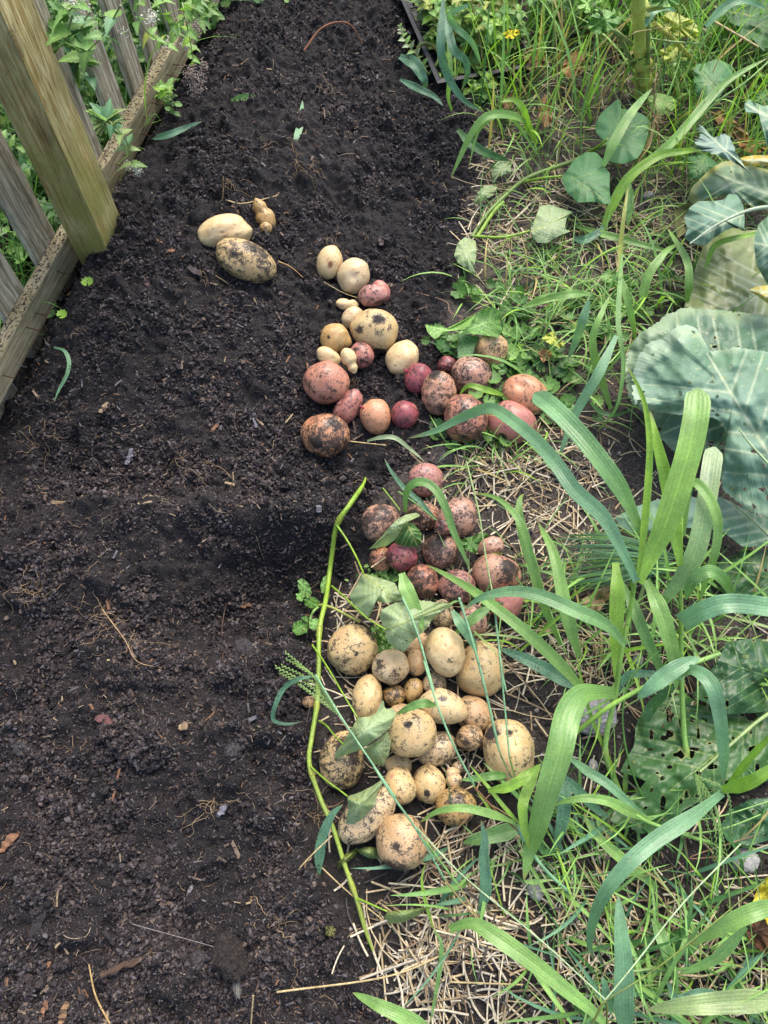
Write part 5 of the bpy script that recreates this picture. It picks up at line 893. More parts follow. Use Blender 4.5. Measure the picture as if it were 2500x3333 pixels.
for i, (lab, root, bl) in enumerate([
  ('grass plant at mid picture with a forked upright blade right of the red cluster', ('z7', (815, 715)), [('z7', [(810, 715), (760, 560), (722, 440), (712, 330), (750, 220), (815, 85)], 48, [.02, .08, .13, .17, .2, .2], 'lg'), ('z7', [(870, -120), (862, 0), (850, 250), (878, 470), (850, 680), (790, 780), (728, 845)], 28, [.2, .22, .2, .16, .1, .04], 'mid'),
     ('z7', [(840, 320), (740, 530), (640, 700), (575, 850), (528, 985)], 58, [.2, .18, .13, .08, .04], 'bl'), ('z7', [(690, 130), (655, 250), (620, 350), (580, 445)], 52, [.2, .17, .12, .08], 'bl'), ('z7', [(705, 97), (600, 92), (480, 115), (345, 158)], 38, [.2, .22, .2, .16], 'lg'), ('z7', [(865, 0), (900, 130), (930, 260), (945, 370)], 40, [.22, .2, .15, .1], 'lg'), ('z7', [(700, 680), (760, 735), (850, 745), (945, 705)], 26, [.03, .05, .05, .02], 'dk')]),
  ('slender grass plant left of the fine blue tuft with two bent blades', ('z8', (865, 960)), [('z7', [(540, 1991), (460, 1800), (400, 1630), (360, 1450), (310, 1310), (200, 1200), (60, 1165)], 52, [.02, .10, .16, .2, .22, .2, .16], 'lg'), ('z7', [(390, 1600), (345, 1420), (315, 1290), (320, 1200), (345, 1172)], 64, [.14, .18, .2, .2, .18], 'lg'),
     ('z8', [(640, 230), (600, 100), (560, -60), (500, -330), (415, -500)], 78, [.1, .14, .17, .18, .14], 'lg'), ('z8', [(865, 955), (790, 760), (700, 540), (650, 350), (628, 200)], 24, [.0, .03, .06, .09, .11], 'br')]),
  ('long grass blade slanting down right across the red potatoes and straw', ('z4', (1659, 1327)), [('z4', [(1700, 1380), (1550, 1200), (1350, 1010), (1150, 850), (1000, 745), (805, 640)], 70, [.08, .14, .18, .18, .15, .11], 'lg')]),
  ('soiled dark blade lying from the large right potato to the stem foot', ('z8', (640, 400)), [('z8', [(660, 410), (520, 330), (400, 265), (290, 215), (200, 180)], 80, [.07, .08, .08, .06], 'teal')]),
  ('brown spotted grass blade lying low right of the drooping broad one', ('z8', (1060, 1480)), [('z8', [(1060, 1480), (960, 1390), (860, 1310), (750, 1210), (690, 1130), (665, 1070)], 66, [.02, .04, .05, .05, .04], 'lg')]),
  ('grass plant at the bottom centre with a wide blade running to the lower right', ('z9', (850, 850)), [('z8', [(-60, 1700), (60, 1668), (200, 1745), (400, 1890), (560, 2020), (720, 2150), (860, 2300)], 96, [.10, .14, .16, .16, .15, .13, .1], 'lg'), ('z9', [(845, 860), (800, 700), (785, 600), (805, 510)], 20, [.02, .05, .06, .05], 'br'), ('z9', [(850, 870), (890, 950), (880, 1100), (830, 1382)], 26, [.05, .06, .05, .03], 'mid')]),
  ('pointed grass blade at the bottom edge left of the straw', ('z9', (800, 1400)), [('z9', [(860, 1440), (700, 1350), (560, 1285), (410, 1212)], 84, [.12, .15, .15, .12], 'lg')]),
  ('upright blue green blade standing at the bottom right', ('z8', (870, 2300)), [('z8', [(890, 2320), (880, 2100), (880, 1900), (865, 1700), (848, 1510)], 112, [.10, .16, .2, .22, .22], 'bl'), ('z8', [(820, 2150), (790, 2080), (775, 1990), (760, 1950)], 50, [.1, .14, .14], 'bl')]),
  ('grass plant at the lower right corner with flat blades pointing in from the edge', ('z8', (1600, 2100)), [('z8', [(1760, 2080), (1500, 2090), (1250, 2110), (1000, 2135)], 120, [.12, .14, .14, .1], 'pale'), ('z8', [(1760, 1560), (1600, 1600), (1450, 1665), (1240, 1785)], 96, [.2, .22, .2, .14], 'lg'), ('z8', [(1540, 1685), (1400, 1840), (1290, 1900), (1170, 1945)], 60, [.16, .14, .12, .1], 'mid'), ('z8', [(1030, 2135), (1130, 1920), (1250, 1740), (1370, 1540)], 24, [.05, .1, .14, .18], 'mid'), ('z8', [(1120, 1990), (1170, 2080), (1300, 2040), (1440, 2060)], 50, [.05, .07, .05], 'teal'), ('z8', [(1040, 1640), (1090, 1760), (1130, 1880), (1160, 2000)], 70, [.03, .05, .05, .03], 'mid')]),
  ('folded wet blade standing under the pile beside the brownish potato', ('z9', (1100, 780)), [('z9', [(1100, 785), (1130, 650), (1120, 480), (1125, 380), (1105, 280)], 66, [.02, .05, .08, .09, .09], 'teal')]),
  ('broad soiled blade lying level under the arching grass blade', ('z9', (1300, 340)), [('z9', [(1330, 320), (1200, 355), (1100, 380), (1005, 405)], 92, [.04, .05, .05, .03], 'mid')]),
  ('blue green blade hanging behind the drooping broad blade', ('z8', (540, 900)), [('z8', [(545, 850), (560, 1000), (540, 1150), (500, 1285)], 78, [.08, .08, .06, .03], 'teal'), ('z8', [(540, 860), (640, 960), (720, 1040), (820, 1120)], 60, [.08, .06, .04, .03], 'teal')]),
  ('bright grass blades sheathing the joint of the thick lower stalk', ('z8', (370, 1280)), [('z8', [(420, 820), (340, 1000), (340, 1130), (370, 1270)], 60, [.1, .13, .12, .09], 'br'), ('z8', [(420, 820), (300, 900), (220, 935), (150, 950)], 46, [.1, .12, .12, .1], 'br'), ('z8', [(345, 1440), (400, 1448), (440, 1440), (475, 1437)], 24, [.05, .06, .06], 'lg'), ('z8', [(370, 1260), (420, 1230), (450, 1280), (530, 1270)], 40, [.08, .08, .05], 'dk')]),
  ('dark teal blades bent under the vine leaf at the lower left of the pile', ('z5', (250, 1650)), [('z5', [(250, 1650), (270, 1450), (330, 1300), (400, 1230)], 66, [.02, .04, .06, .07], 'teal')]),
  ('grass stump blade with torn end beside the large vine leaf', ('z4', (700, 690)), [('z4', [(676, 690), (700, 770), (740, 860), (795, 1000)], 84, [.16, .16, .15, .13], 'lg')]),
  ('bent grass blade curling over the rose potato', ('z4', (700, 350)), [('z4', [(695, 360), (700, 260), (740, 205), (800, 198), (860, 240), (915, 340), (950, 450), (990, 540), (1050, 680)], 50, [.05, .09, .12, .13, .13, .12, .1, .08, .05], 'mid')]),
  ('thin blade reaching from upper left to the rose potato', ('z4', (680, 240)), [('z4', [(860, 400), (780, 310), (690, 230), (620, 140), (582, 70)], 30, [.06, .07, .06, .05, .04], 'teal')]),
  ('dark blade between the pale oval potato and the speckled ones', ('z5', (1110, 230)), [('z5', [(1280, 50), (1190, 110), (1120, 170), (1060, 215)], 66, [.1, .1, .09, .07], 'mid'), ('z5', [(1055, 70), (1110, 160), (1170, 250), (1205, 330)], 62, [.12, .12, .1, .08], 'bl')]),
  ('short wide blade wrapped round the slanting stem over the largest yellow potato', ('z5', (960, 650)), [('z5', [(955, 640), (880, 625), (800, 650), (720, 690)], 56, [.13, .15, .14, .12], 'mid')]),
  ('arching blade over the brownish potato from the jointed stalk', ('z9', (1280, 290)), [('z9', [(1290, 295), (1150, 245), (1000, 215), (870, 235), (772, 295)], 48, [.1, .13, .14, .12, .09], 'lg')]),
  ('thin bright blade rising from the jointed stalk beside the tiny potato', ('z9', (1290, 300)), [('z9', [(1330, 320), (1230, 210), (1150, 110), (1040, -20)], 24, [.1, .11, .1, .08], 'br')]),
  ('green blade across the tiny pale potatoes', ('z5', (1250, 1060)), [('z5', [(1400, 1055), (1300, 1060), (1200, 1075), (1105, 1085)], 54, [.05, .07, .06, .05], 'mid')]),
  ('bright blade touching the lower edge of the largest yellow potato', ('z5', (1500, 1080)), [('z5', [(1270, 1150), (1400, 1125), (1500, 1070), (1590, 985)], 60, [.12, .15, .16, .15], 'br')]),
  ('curling blade with a fine seed head beside it left of the pile', ('z5', (0, 700)), [('z5', [(235, 462), (130, 480), (50, 530), (0, 620), (-20, 720), (60, 750), (155, 735)], 32, [.12, .12, .1, .08, .05, .04, .04], 'teal')]),
  ('grass blade arching left from the tall weeds over the bed edge', ('z6', (610, 480)), [('z6', [(680, 560), (640, 500), (560, 475), (480, 490), (420, 570), (340, 740)], 34, [.05, .15, .2, .2, .16, .08], 'lg'), ('z6', [(700, 600), (660, 520), (640, 450), (600, 415), (545, 425)], 34, [.05, .12, .18, .2, .2], 'br'), ('z6', [(700, 640), (620, 520), (560, 480), (500, 500), (450, 560), (415, 700)], 16, [.05, .12, .18, .18, .14, .08], 'lg')]),
  ('drooping dark blades hanging over the upper bed edge from the tray', ('z6', (330, 130)), [('z6', [(320, 60), (350, 200), (400, 250), (410, 310), (385, 380)], 36, [.25, .22, .18, .14, .08], 'teal'), ('z6', [(310, 0), (300, 200), (330, 320), (400, 420), (490, 470)], 38, [.3, .25, .18, .12, .05], 'teal'), ('z6', [(130, 235), (190, 265), (230, 330), (235, 370)], 50, [.05, .07, .05, .02], 'teal'), ('z6', [(130, 330), (210, 370), (270, 400), (310, 440)], 30, [.03, .04, .03], 'teal'), ('z6', [(370, 540), (430, 600), (500, 640), (590, 670)], 40, [.06, .08, .07, .04], 'dk'), ('z6', [(345, 460), (330, 400), (340, 300), (330, 150), (320, 0)], 22, [.03, .08, .14, .2, .28], 'lg'), ('z6', [(415, 20), (340, 60), (360, 110), (430, 180), (470, 280)], 30, [.3, .28, .24, .18, .1], 'bl')]),
  ('long bright blade slanting down left past the heart leaves', ('z6', (1010, 860)), [('z6', [(960, 980), (1010, 860), (1080, 740), (1200, 650), (1300, 630), (1430, 615)], 44, [.03, .08, .13, .16, .17, .15], 'br'), ('z6', [(975, 690), (1020, 590), (1090, 470), (1180, 365)], 44, [.12, .16, .18, .18], 'lg'), ('z6', [(1050, 1260), (1045, 1050), (1060, 900), (1080, 760)], 22, [.02, .06, .1, .12], 'yl'), ('z6', [(1080, 760), (1085, 850), (1075, 940)], 36, [.1, .08, .05], 'mid')]),
  ('wide blade sweeping in from the right over the upper weeds', ('z6', (1400, 420)), [('z6', [(1060, 740), (1250, 600), (1400, 430), (1500, 330), (1659, 240)], 40, [.08, .14, .18, .2, .22], 'lg'), ('z6', [(1150, 110), (1180, 50), (1230, 30), (1280, 50)], 36, [.3, .32, .32, .3], 'bl'), ('z6', [(1400, 110), (1480, 30), (1560, 0), (1659, 40)], 40, [.3, .33, .34, .33], 'bl')]),
  ('row of grass blades lying level above the cabbage at the right', ('z6', (1300, 1080)), [('z6', [(860, 940), (1000, 980), (1150, 1020), (1300, 1060)], 30, [.03, .06, .06, .05], 'lg'), ('z6', [(640, 1276), (760, 1235), (920, 1222)], 38, [.12, .14, .13], 'lg'), ('z6', [(1320, 1270), (1330, 1180), (1320, 1080), (1240, 945)], 34, [.05, .1, .12, .08], 'lg'), ('z6', [(850, 990), (900, 995), (960, 960), (975, 930)], 36, [.04, .06, .05], 'teal'), ('z6', [(1400, 1110), (1440, 1020), (1540, 985), (1659, 960)], 26, [.1, .14, .14, .12], 'br'), ('z6', [(1130, 1276), (1160, 1150), (1230, 1050), (1290, 1010)], 40, [.05, .1, .12, .1], 'lg')]),
  ('bent pale blade between the two large clusters of red potatoes', ('z3', (560, 880)), [('z3', [(490, 888), (560, 870), (640, 872), (720, 930), (800, 1000)], 26, [.03, .05, .05, .03, .02], 'under')]),
  ('short green blade in front of the large dusty potato', ('z3', (1210, 640)), [('z3', [(1225, 640), (1130, 612), (1040, 590), (985, 640)], 36, [.09, .12, .12, .09], 'br')]),
  ('thin dark green leaf strip on the left slope of the bed', ('zb', (560, 1900)), [('zb', [(555, 1360), (660, 1395), (710, 1500), (690, 1640), (610, 1790), (555, 1925)], 42, [.01, .014, .014, .012, .01], 'bl')]),
  ('dusty strip of leaf lying across the slope near the far rail', ('za', (1300, 1040)), [('za', [(1150, 1075), (1300, 1040), (1400, 1000), (1560, 935)], 52, [.012, .018, .014, .006], 'teal')]),
  ('short green cut blade on the upper bed', ('z1', (1280, 500)), [('z1', [(1190, 515), (1270, 500), (1372, 508)], 34, [.01, .02, .02], 'mid')]),
  ('narrow upright scrap of leaf on the upper bed', ('z1', (1540, 640)), [('z1', [(1512, 740), (1545, 640), (1556, 515)], 36, [.01, .02, .02], 'bl')]),
  ('thin grass blades growing through the far rail', ('za', (1130, 850)), [('za', [(1155, 1025), (1125, 850), (1120, 650), (1160, 450), (1240, 290)], 14, [.03, .10, .16, .22, .27], 'lg'), ('za', [(1070, 1060), (1130, 950), (1190, 880), (1240, 930)], 14, [.03, .08, .1, .08], 'lg'), ('za', [(1280, 680), (1320, 620), (1390, 610)], 12, [.03, .07, .06], 'lg'), ('za', [(100, 1090), (170, 1065), (240, 1060)], 20, [.1, .12, .12], 'lg')])]):
    if len(bl) == 1:
        a = bl[0]; tag(blade(a[0], a[1], a[2], a[3], G[a[4]], None, name='grass_shoot', mat='dblade' if a[4] == 'teal' else 'blade'), lab, 'grass blade')
    else:
        r = gplant(lab, root)
        for a in bl: blade(a[0], a[1], a[2], a[3], G[a[4]], r, mat='dblade' if a[4] == 'teal' else 'blade')
# grass stems with joints, lying and leaning over the potatoes
for lab, parts in [
  ('jointed grass stem slanting over the yellow pile from the seed head to the lower right', [('z9', [(525, -10), (620, 140), (760, 340), (910, 605)], 13, [.17, .17, .14, .08], 'bl'), ('z9', [(915, 610), (1000, 720), (1115, 845)], 9, [.08, .05, .03], 'strw'), ('z5', [(235, 455), (370, 680), (530, 920), (715, 1190)], 13, [.14, .16, .17, .17], 'bl'), ('z9', [(800, 390), (890, 510), (980, 630)], 12, [.12, .1, .08], 'mid'), ('z9', [(985, 635), (1040, 730), (1100, 830)], 9, [.08, .05, .03], 'strw')]),
  ('long grass stem crossing the middle of the yellow pile with a brown lower half', [('z4', [(680, 820), (760, 1010), (850, 1327)], 14, [.16, .17, .17], 'bl'), ('z5', [(885, 370), (960, 620), (1060, 870), (1185, 1115)], 14, [.17, .17, .16, .12], 'bl'), ('z8', [(75, 935), (200, 1070), (310, 1170)], 11, [.12, .1, .09], 'brown'), ('z8', [(300, 1150), (440, 1360), (595, 1510)], 21, [.09, .07, .05], 'bl'), ('z8', [(595, 1510), (700, 1540), (900, 1560)], 10, [.04, .03, .02], 'strw')]),
  ('grass stem before the round potato left of another stem', [('z5', [(1095, -10), (1170, 230), (1250, 530), (1335, 905)], 17, [.18, .17, .15, .11], 'bl'), ('z5', [(1335, 905), (1370, 990), (1420, 1080)], 10, [.11, .08, .05], 'pale')]),
  ('straight grass stem from the red potatoes down to the largest yellow one', [('z4', [(1025, 85), (1090, 350), (1130, 600), (1165, 790)], 10, [.12, .14, .16, .17], 'pale'), ('z4', [(1170, 800), (1180, 900), (1215, 1200), (1240, 1327)], 12, [.17, .17, .16, .15], 'bl'), ('z5', [(1340, 350), (1375, 700), (1397, 940)], 12, [.15, .13, .11], 'bl'), ('z5', [(1397, 940), (1420, 1030), (1460, 1170)], 10, [.11, .08, .03], 'lg')]),
  ('pale thin stem high over the lower right corner running to the bottom edge', [('z8', [(-240, 1150), (0, 1400), (300, 1650), (500, 1820), (780, 2080)], 9, [.14, .2, .26, .28, .3], 'under'), ('z8', [(1510, 1240), (1200, 1560), (930, 1900), (780, 2080)], 9, [.2, .26, .3, .3], 'under'), ('z8', [(780, 2085), (1000, 1950), (1200, 1800), (1640, 1440)], 8, [.3, .3, .26, .2], 'ol'), ('z8', [(700, 2230), (780, 2090), (790, 2250)], 13, [.28, .3, .26], 'ol')]),
  ('curved hairy green stem standing among the holes of the dark leaf', [('z8', [(1040, 1060), (960, 940), (900, 760), (875, 600), (880, 480), (920, 340), (1080, 190)], 11, [.02, .06, .1, .12, .14, .16, .18], 'moss')]),
  ('pair of thin green stems running in from the right edge above the soil', [('z8', [(1110, 1175), (1280, 1180), (1440, 1150), (1620, 1080)], 9, [.03, .04, .05, .05], 'lg'), ('z8', [(1200, 1120), (1400, 1090), (1659, 1010)], 8, [.04, .05, .06], 'lg'), ('z8', [(470, 268), (680, 240), (900, 180)], 8, [.03, .04, .05], 'lg'), ('z8', [(570, 215), (470, -60), (395, -330)], 9, [.08, .1, .14], 'lg')]),
  ('bare green stalk pieces lying above the red pile', [('z4', [(575, 230), (630, 300), (668, 350)], 7, [.03, .04, .05], 'br'), ('z4', [(660, 250), (760, 320), (865, 405)], 10, [.05, .07, .08], 'mid')]),
  ('yellow dry stem dangling in front of the thick stalk', [('zc', [(870, 200), (760, 220), (660, 300), (640, 380), (690, 460), (680, 600), (650, 740)], 7, [.36, .38, .34, .3, .24, .16, .1], 'strw'), ('zc', [(880, 195), (980, 190), (990, 240), (950, 400), (900, 600), (880, 740)], 7, [.36, .38, .36, .28, .18, .1], 'strw'), ('zc', [(890, 830), (860, 980), (780, 1100), (700, 1300)], 11, [.1, .1, .08, .05], 'strw')]),
  ('tall thin flowering grass stems rising through the upper weeds', [('zc', [(230, 1130), (260, 960), (280, 800), (240, 600), (230, 300), (200, 0)], 8, [.02, .08, .14, .2, .28, .36], 'yl'), ('zc', [(400, 1050), (400, 800), (460, 500), (500, 260)], 12, [.02, .1, .2, .28], 'lg'), ('zc', [(1030, 600), (1060, 300), (1060, 100), (1000, -60)], 9, [.05, .2, .3, .36], 'yl'), ('zc', [(880, 740), (950, 500), (1080, 350), (1230, 0)], 8, [.1, .2, .26, .36], 'lg'), ('zc', [(1000, 1000), (1300, 700), (1500, 560), (1680, 400)], 12, [.1, .2, .24, .26], 'lg')])]:
    r = gplant(lab, (parts[0][0], parts[0][1][-1]), 'grass_stalk', 'grass stalk')
    for a in parts: stem_part(a[0], a[1], a[2] * .5, a[3], G[a[4]], r, n=26, tip=.9)
# seed heads
def seedhead(fr, strands, label, zs, col=G['lg']):
    r = thing('grass_seed_head', GZ(*F(fr, [strands[0][0]]).T, zs[0])[0], label, 'seed head'); ms = MB(); me = MB()
    for s in strands:
        P_, _ = path3(fr, s, zs, 40); tube(ms, P_, .0006, np.array(col), 5); T = nrm(np.gradient(P_, axis=0)); sd = nrm(np.cross(T, [0, 0, 1])); n = len(P_)
        b = P_ + sd * ((np.arange(n) % 2 * 2 - 1) * .0009)[:, None]; put_leaves(me, 'lance', b, T + sd * ((np.arange(n) % 2 * 2 - 1) * .25)[:, None], np.tile([0, 0, 1.], (n, 1)), np.full(n, .0085), np.array([G['pale']] * n))
        TMo = TM['ovate']; put_leaves(me, 'ovate', b, T + sd * ((np.arange(n) % 2 * 2 - 1) * .3)[:, None], np.tile([0, 0, 1.], (n, 1)), np.full(n, .0042), np.array([G['lg']] * n))
    ms.build('stem', 'stem', r); me.build('spikelets', 'grass', r); return r
seedhead('z5', [[(380, 690), (250, 560), (150, 490), (0, 408)], [(375, 690), (260, 540), (160, 460), (35, 400)], [(370, 680), (250, 500), (150, 400), (55, 320)], [(370, 690), (240, 480), (130, 400), (60, 360)], [(375, 690), (230, 580), (120, 500), (20, 440)]], 'green fingered grass seed head lying across the vine at the left of the pile', [.15, .13, .11, .08])
seedhead('z8', [[(1265, 865), (1330, 1020), (1400, 1200), (1420, 1400)], [(1270, 870), (1350, 1040), (1380, 1240), (1385, 1480)], [(1275, 870), (1370, 1030), (1420, 1230), (1450, 1330)], [(1268, 868), (1310, 1060), (1350, 1200), (1370, 1340)], [(1290, 880), (1430, 950), (1460, 1100), (1450, 1260)]], 'drooping fingered seed head over the dark soil at the lower right', [.14, .12, .08, .03])
# tuft of fine bluish grass
r = thing('grass_tuft', GZ(*F('z7', [(1100, 1560)]).T, 0)[0], 'tuft of fine blue green grass combed to the left behind the tall grass', 'grass tuft'); mb = MB()
for k in range(95):
    a = random.random(); e = (random.uniform(420, 760), 1390 + 330 * a + random.gauss(0, 12)); s0 = (1120 + random.gauss(0, 30), 1500 + 90 * a)
    P_, _ = path3('z7', [s0, ((s0[0] + e[0]) / 2, (s0[1] + e[1]) / 2 - 40 + 30 * a), e], [.04, random.uniform(.06, .13), random.uniform(.01, .06)], 14); blade_mesh(mb, P_, np.full(14, random.uniform(.0022, .0036)), np.array(G[random.choice(['bl', 'teal', 'mid'])]), seed=k, shape='taper')
mb.build('foliage', 'grass', r)

# ---- the cut sweet potato vine over the pile
vine = thing('sweet_potato_vine', GZ(np.array([1037.]), np.array([2300.]), .02)[0], 'long cut green vine with drooping heart shaped leaves lying beside the potatoes', 'vine')
stem_part('n', [(1190, 1556), (1180, 1582), (1138, 1643), (1096, 1710), (1080, 1808), (1062, 1944), (1040, 2050), (1037, 2185), (1032, 2290), (1013, 2411), (1007, 2486), (1040, 2592), (1085, 2697), (1123, 2818), (1160, 2923), (1190, 3029), (1216, 3100)], 8.2, [.012, .03, .04, .045, .05, .055, .05, .045, .05, .06, .055, .05, .045, .035, .02, .01], G['vine'], vine, n=90, tip=.9, col2=S(170, 190, 85), nodes=(.1, .33, .48, .62, .86))
def vleaf(pet, zs, ctr, outl, z, fr='z5', tilt=(0, 0), cup=-.02, anchor=None, tip=None, col='under', seed=1, mat='vine', rpx=6, **kw):
    kw['wave'] = kw.get('wave', 0) + .004; kw.setdefault('lump', .012); kw.setdefault('rag', .012); lf = traced_leaf(fr, ctr, outl, z, G[col], vine, tilt=tilt, cup=cup * 1.9, anchor=anchor, tip=tip, seed=seed, mat=mat, vcol=S(190, 205, 120), **kw)
    if pet: stem_part(fr, pet, rpx, zs, G['vine'], lf, name='petiole', n=24, tip=.75)
    return lf
vleaf([(325, 430), (380, 510), (430, 600), (470, 690)], [.055, .08, .1, .12], (560, 790), [(470, 690), (540, 712), (640, 742), (682, 835), (590, 852), (512, 832), (520, 875), (500, 930), (450, 902), (400, 835), (395, 805), (430, 755)], .125, 'z4', (.01, .0), -.012, (470, 692), (640, 830), seed=2, wave=.004)
vleaf([(300, 760), (380, 830), (430, 880), (500, 940), (590, 995)], [.055, .09, .12, .14, .15], (690, 950), [(585, 995), (555, 930), (568, 885), (640, 850), (740, 832), (800, 838), (870, 848), (945, 852), (890, 895), (850, 930), (800, 1000), (740, 1052), (690, 1115), (640, 1098), (600, 1060), (590, 1020)], .155, 'z4', (.0, .01), -.02, (590, 995), (940, 852), seed=3, wave=.006)
vleaf(None, None, (640, 440), [(495, 563), (560, 500), (600, 450), (650, 400), (700, 372), (760, 362), (778, 382), (720, 398), (690, 425), (668, 468), (640, 512), (590, 545), (540, 552)], .13, 'z4', (.0, .02), -.02, (770, 375), (500, 560), seed=4)
vleaf(None, None, (710, 465), [(690, 405), (740, 420), (785, 475), (780, 530), (755, 552), (690, 545), (640, 530), (650, 470)], .095, 'z4', (0, 0), -.01, (700, 410), (760, 540), 'dk', seed=5, veins=4)
vleaf([(215, 275), (300, 400), (400, 570), (485, 710)], [.055, .10, .15, .17], (540, 790), [(485, 710), (560, 706), (615, 670), (640, 600), (655, 660), (700, 655), (720, 690), (690, 760), (640, 810), (570, 860), (500, 905), (430, 930), (340, 968), (352, 925), (400, 860), (440, 795), (470, 740)], .175, 'z5', (.01, .01), -.03, (487, 712), (350, 955), seed=6, wave=.006)
vleaf([(255, 730), (300, 760), (350, 820), (400, 870)], [.055, .08, .1, .12], (610, 890), [(520, 900), (600, 850), (680, 785), (690, 830), (675, 930), (640, 1005), (590, 990), (545, 945)], .12, 'z5', (.0, .0), -.02, (530, 905), (640, 990), seed=7)
vleaf([(200, 1000), (300, 1090), (370, 1140), (425, 1182)], [.06, .10, .12, .13], (500, 1240), [(425, 1182), (500, 1160), (570, 1125), (650, 1070), (640, 1100), (605, 1165), (590, 1240), (545, 1290), (500, 1360), (440, 1430), (360, 1398), (415, 1330), (432, 1260)], .135, 'z5', (.01, .02), -.03, (427, 1184), (600, 1240), seed=8, wave=.006)
vleaf([(440, 705), (520, 740), (600, 775)], [.04, .06, .07], (680, 795), [(600, 775), (690, 768), (812, 752), (770, 795), (690, 832), (610, 842), (575, 818)], .07, 'z9', (0, .02), -.02, (600, 777), (810, 755), seed=9, col='pale')
vleaf(None, None, (500, 455), [(430, 440), (480, 425), (530, 425), (562, 458), (562, 490), (500, 488), (455, 465)], .06, 'z9', (0, 0), -.02, (435, 442), (560, 485), seed=10, col='pale', veins=4)
vleaf(None, None, (370, 490), [(430, 430), (445, 445), (420, 480), (370, 520), (330, 550), (325, 520), (350, 480), (390, 450)], .05, 'z9', (0, 0), -.02, (430, 435), (330, 545), seed=11, col='ol', veins=4)
stem_part('z5', [(215, 60), (260, 35), (330, 50), (420, 95), (500, 140)], 8, [.03, .05, .05, .04, .03], G['yl'], vine, name='side_shoot')
r = thing('potato_leaf_sprig', GZ(*F('z4', [(230, 870)]).T, .0)[0], 'small sprig of crinkled green potato leaves left of the vine', 'sprig')
stem_part('z4', [(245, 860), (205, 890), (185, 930), (180, 985)], 7, [.04, .05, .04, .03], G['lg'], r)
for i, (c_, o_) in enumerate([((150, 770), [(112, 730), (140, 714), (178, 750), (192, 800), (170, 825), (130, 810), (118, 770)]), ((190, 850), [(150, 830), (200, 815), (235, 845), (225, 872), (180, 878), (150, 860)]), ((125, 815), [(104, 800), (125, 795), (150, 820), (140, 845), (110, 832)]), ((128, 985), [(85, 1000), (90, 960), (130, 940), (172, 960), (165, 1010), (110, 1028)]), ((210, 960), [(180, 945), (215, 930), (245, 955), (235, 985), (205, 1000), (180, 985)]), ((155, 940), [(130, 930), (160, 918), (185, 940), (170, 958)]), ((262, 740), [(236, 760), (250, 715), (285, 690), (295, 720), (270, 790), (245, 800)])]):
    traced_leaf('z4', c_, o_, .045 + .006 * (i % 3), G['moss' if i % 2 else 'mid'], r, rings=12, seg=60, anchor=o_[0], tip=o_[3], veins=4, lump=.008, wave=.004, seed=i + 20, holes=.12 if i > 2 else 0, hole_px=9, mat='leaf')

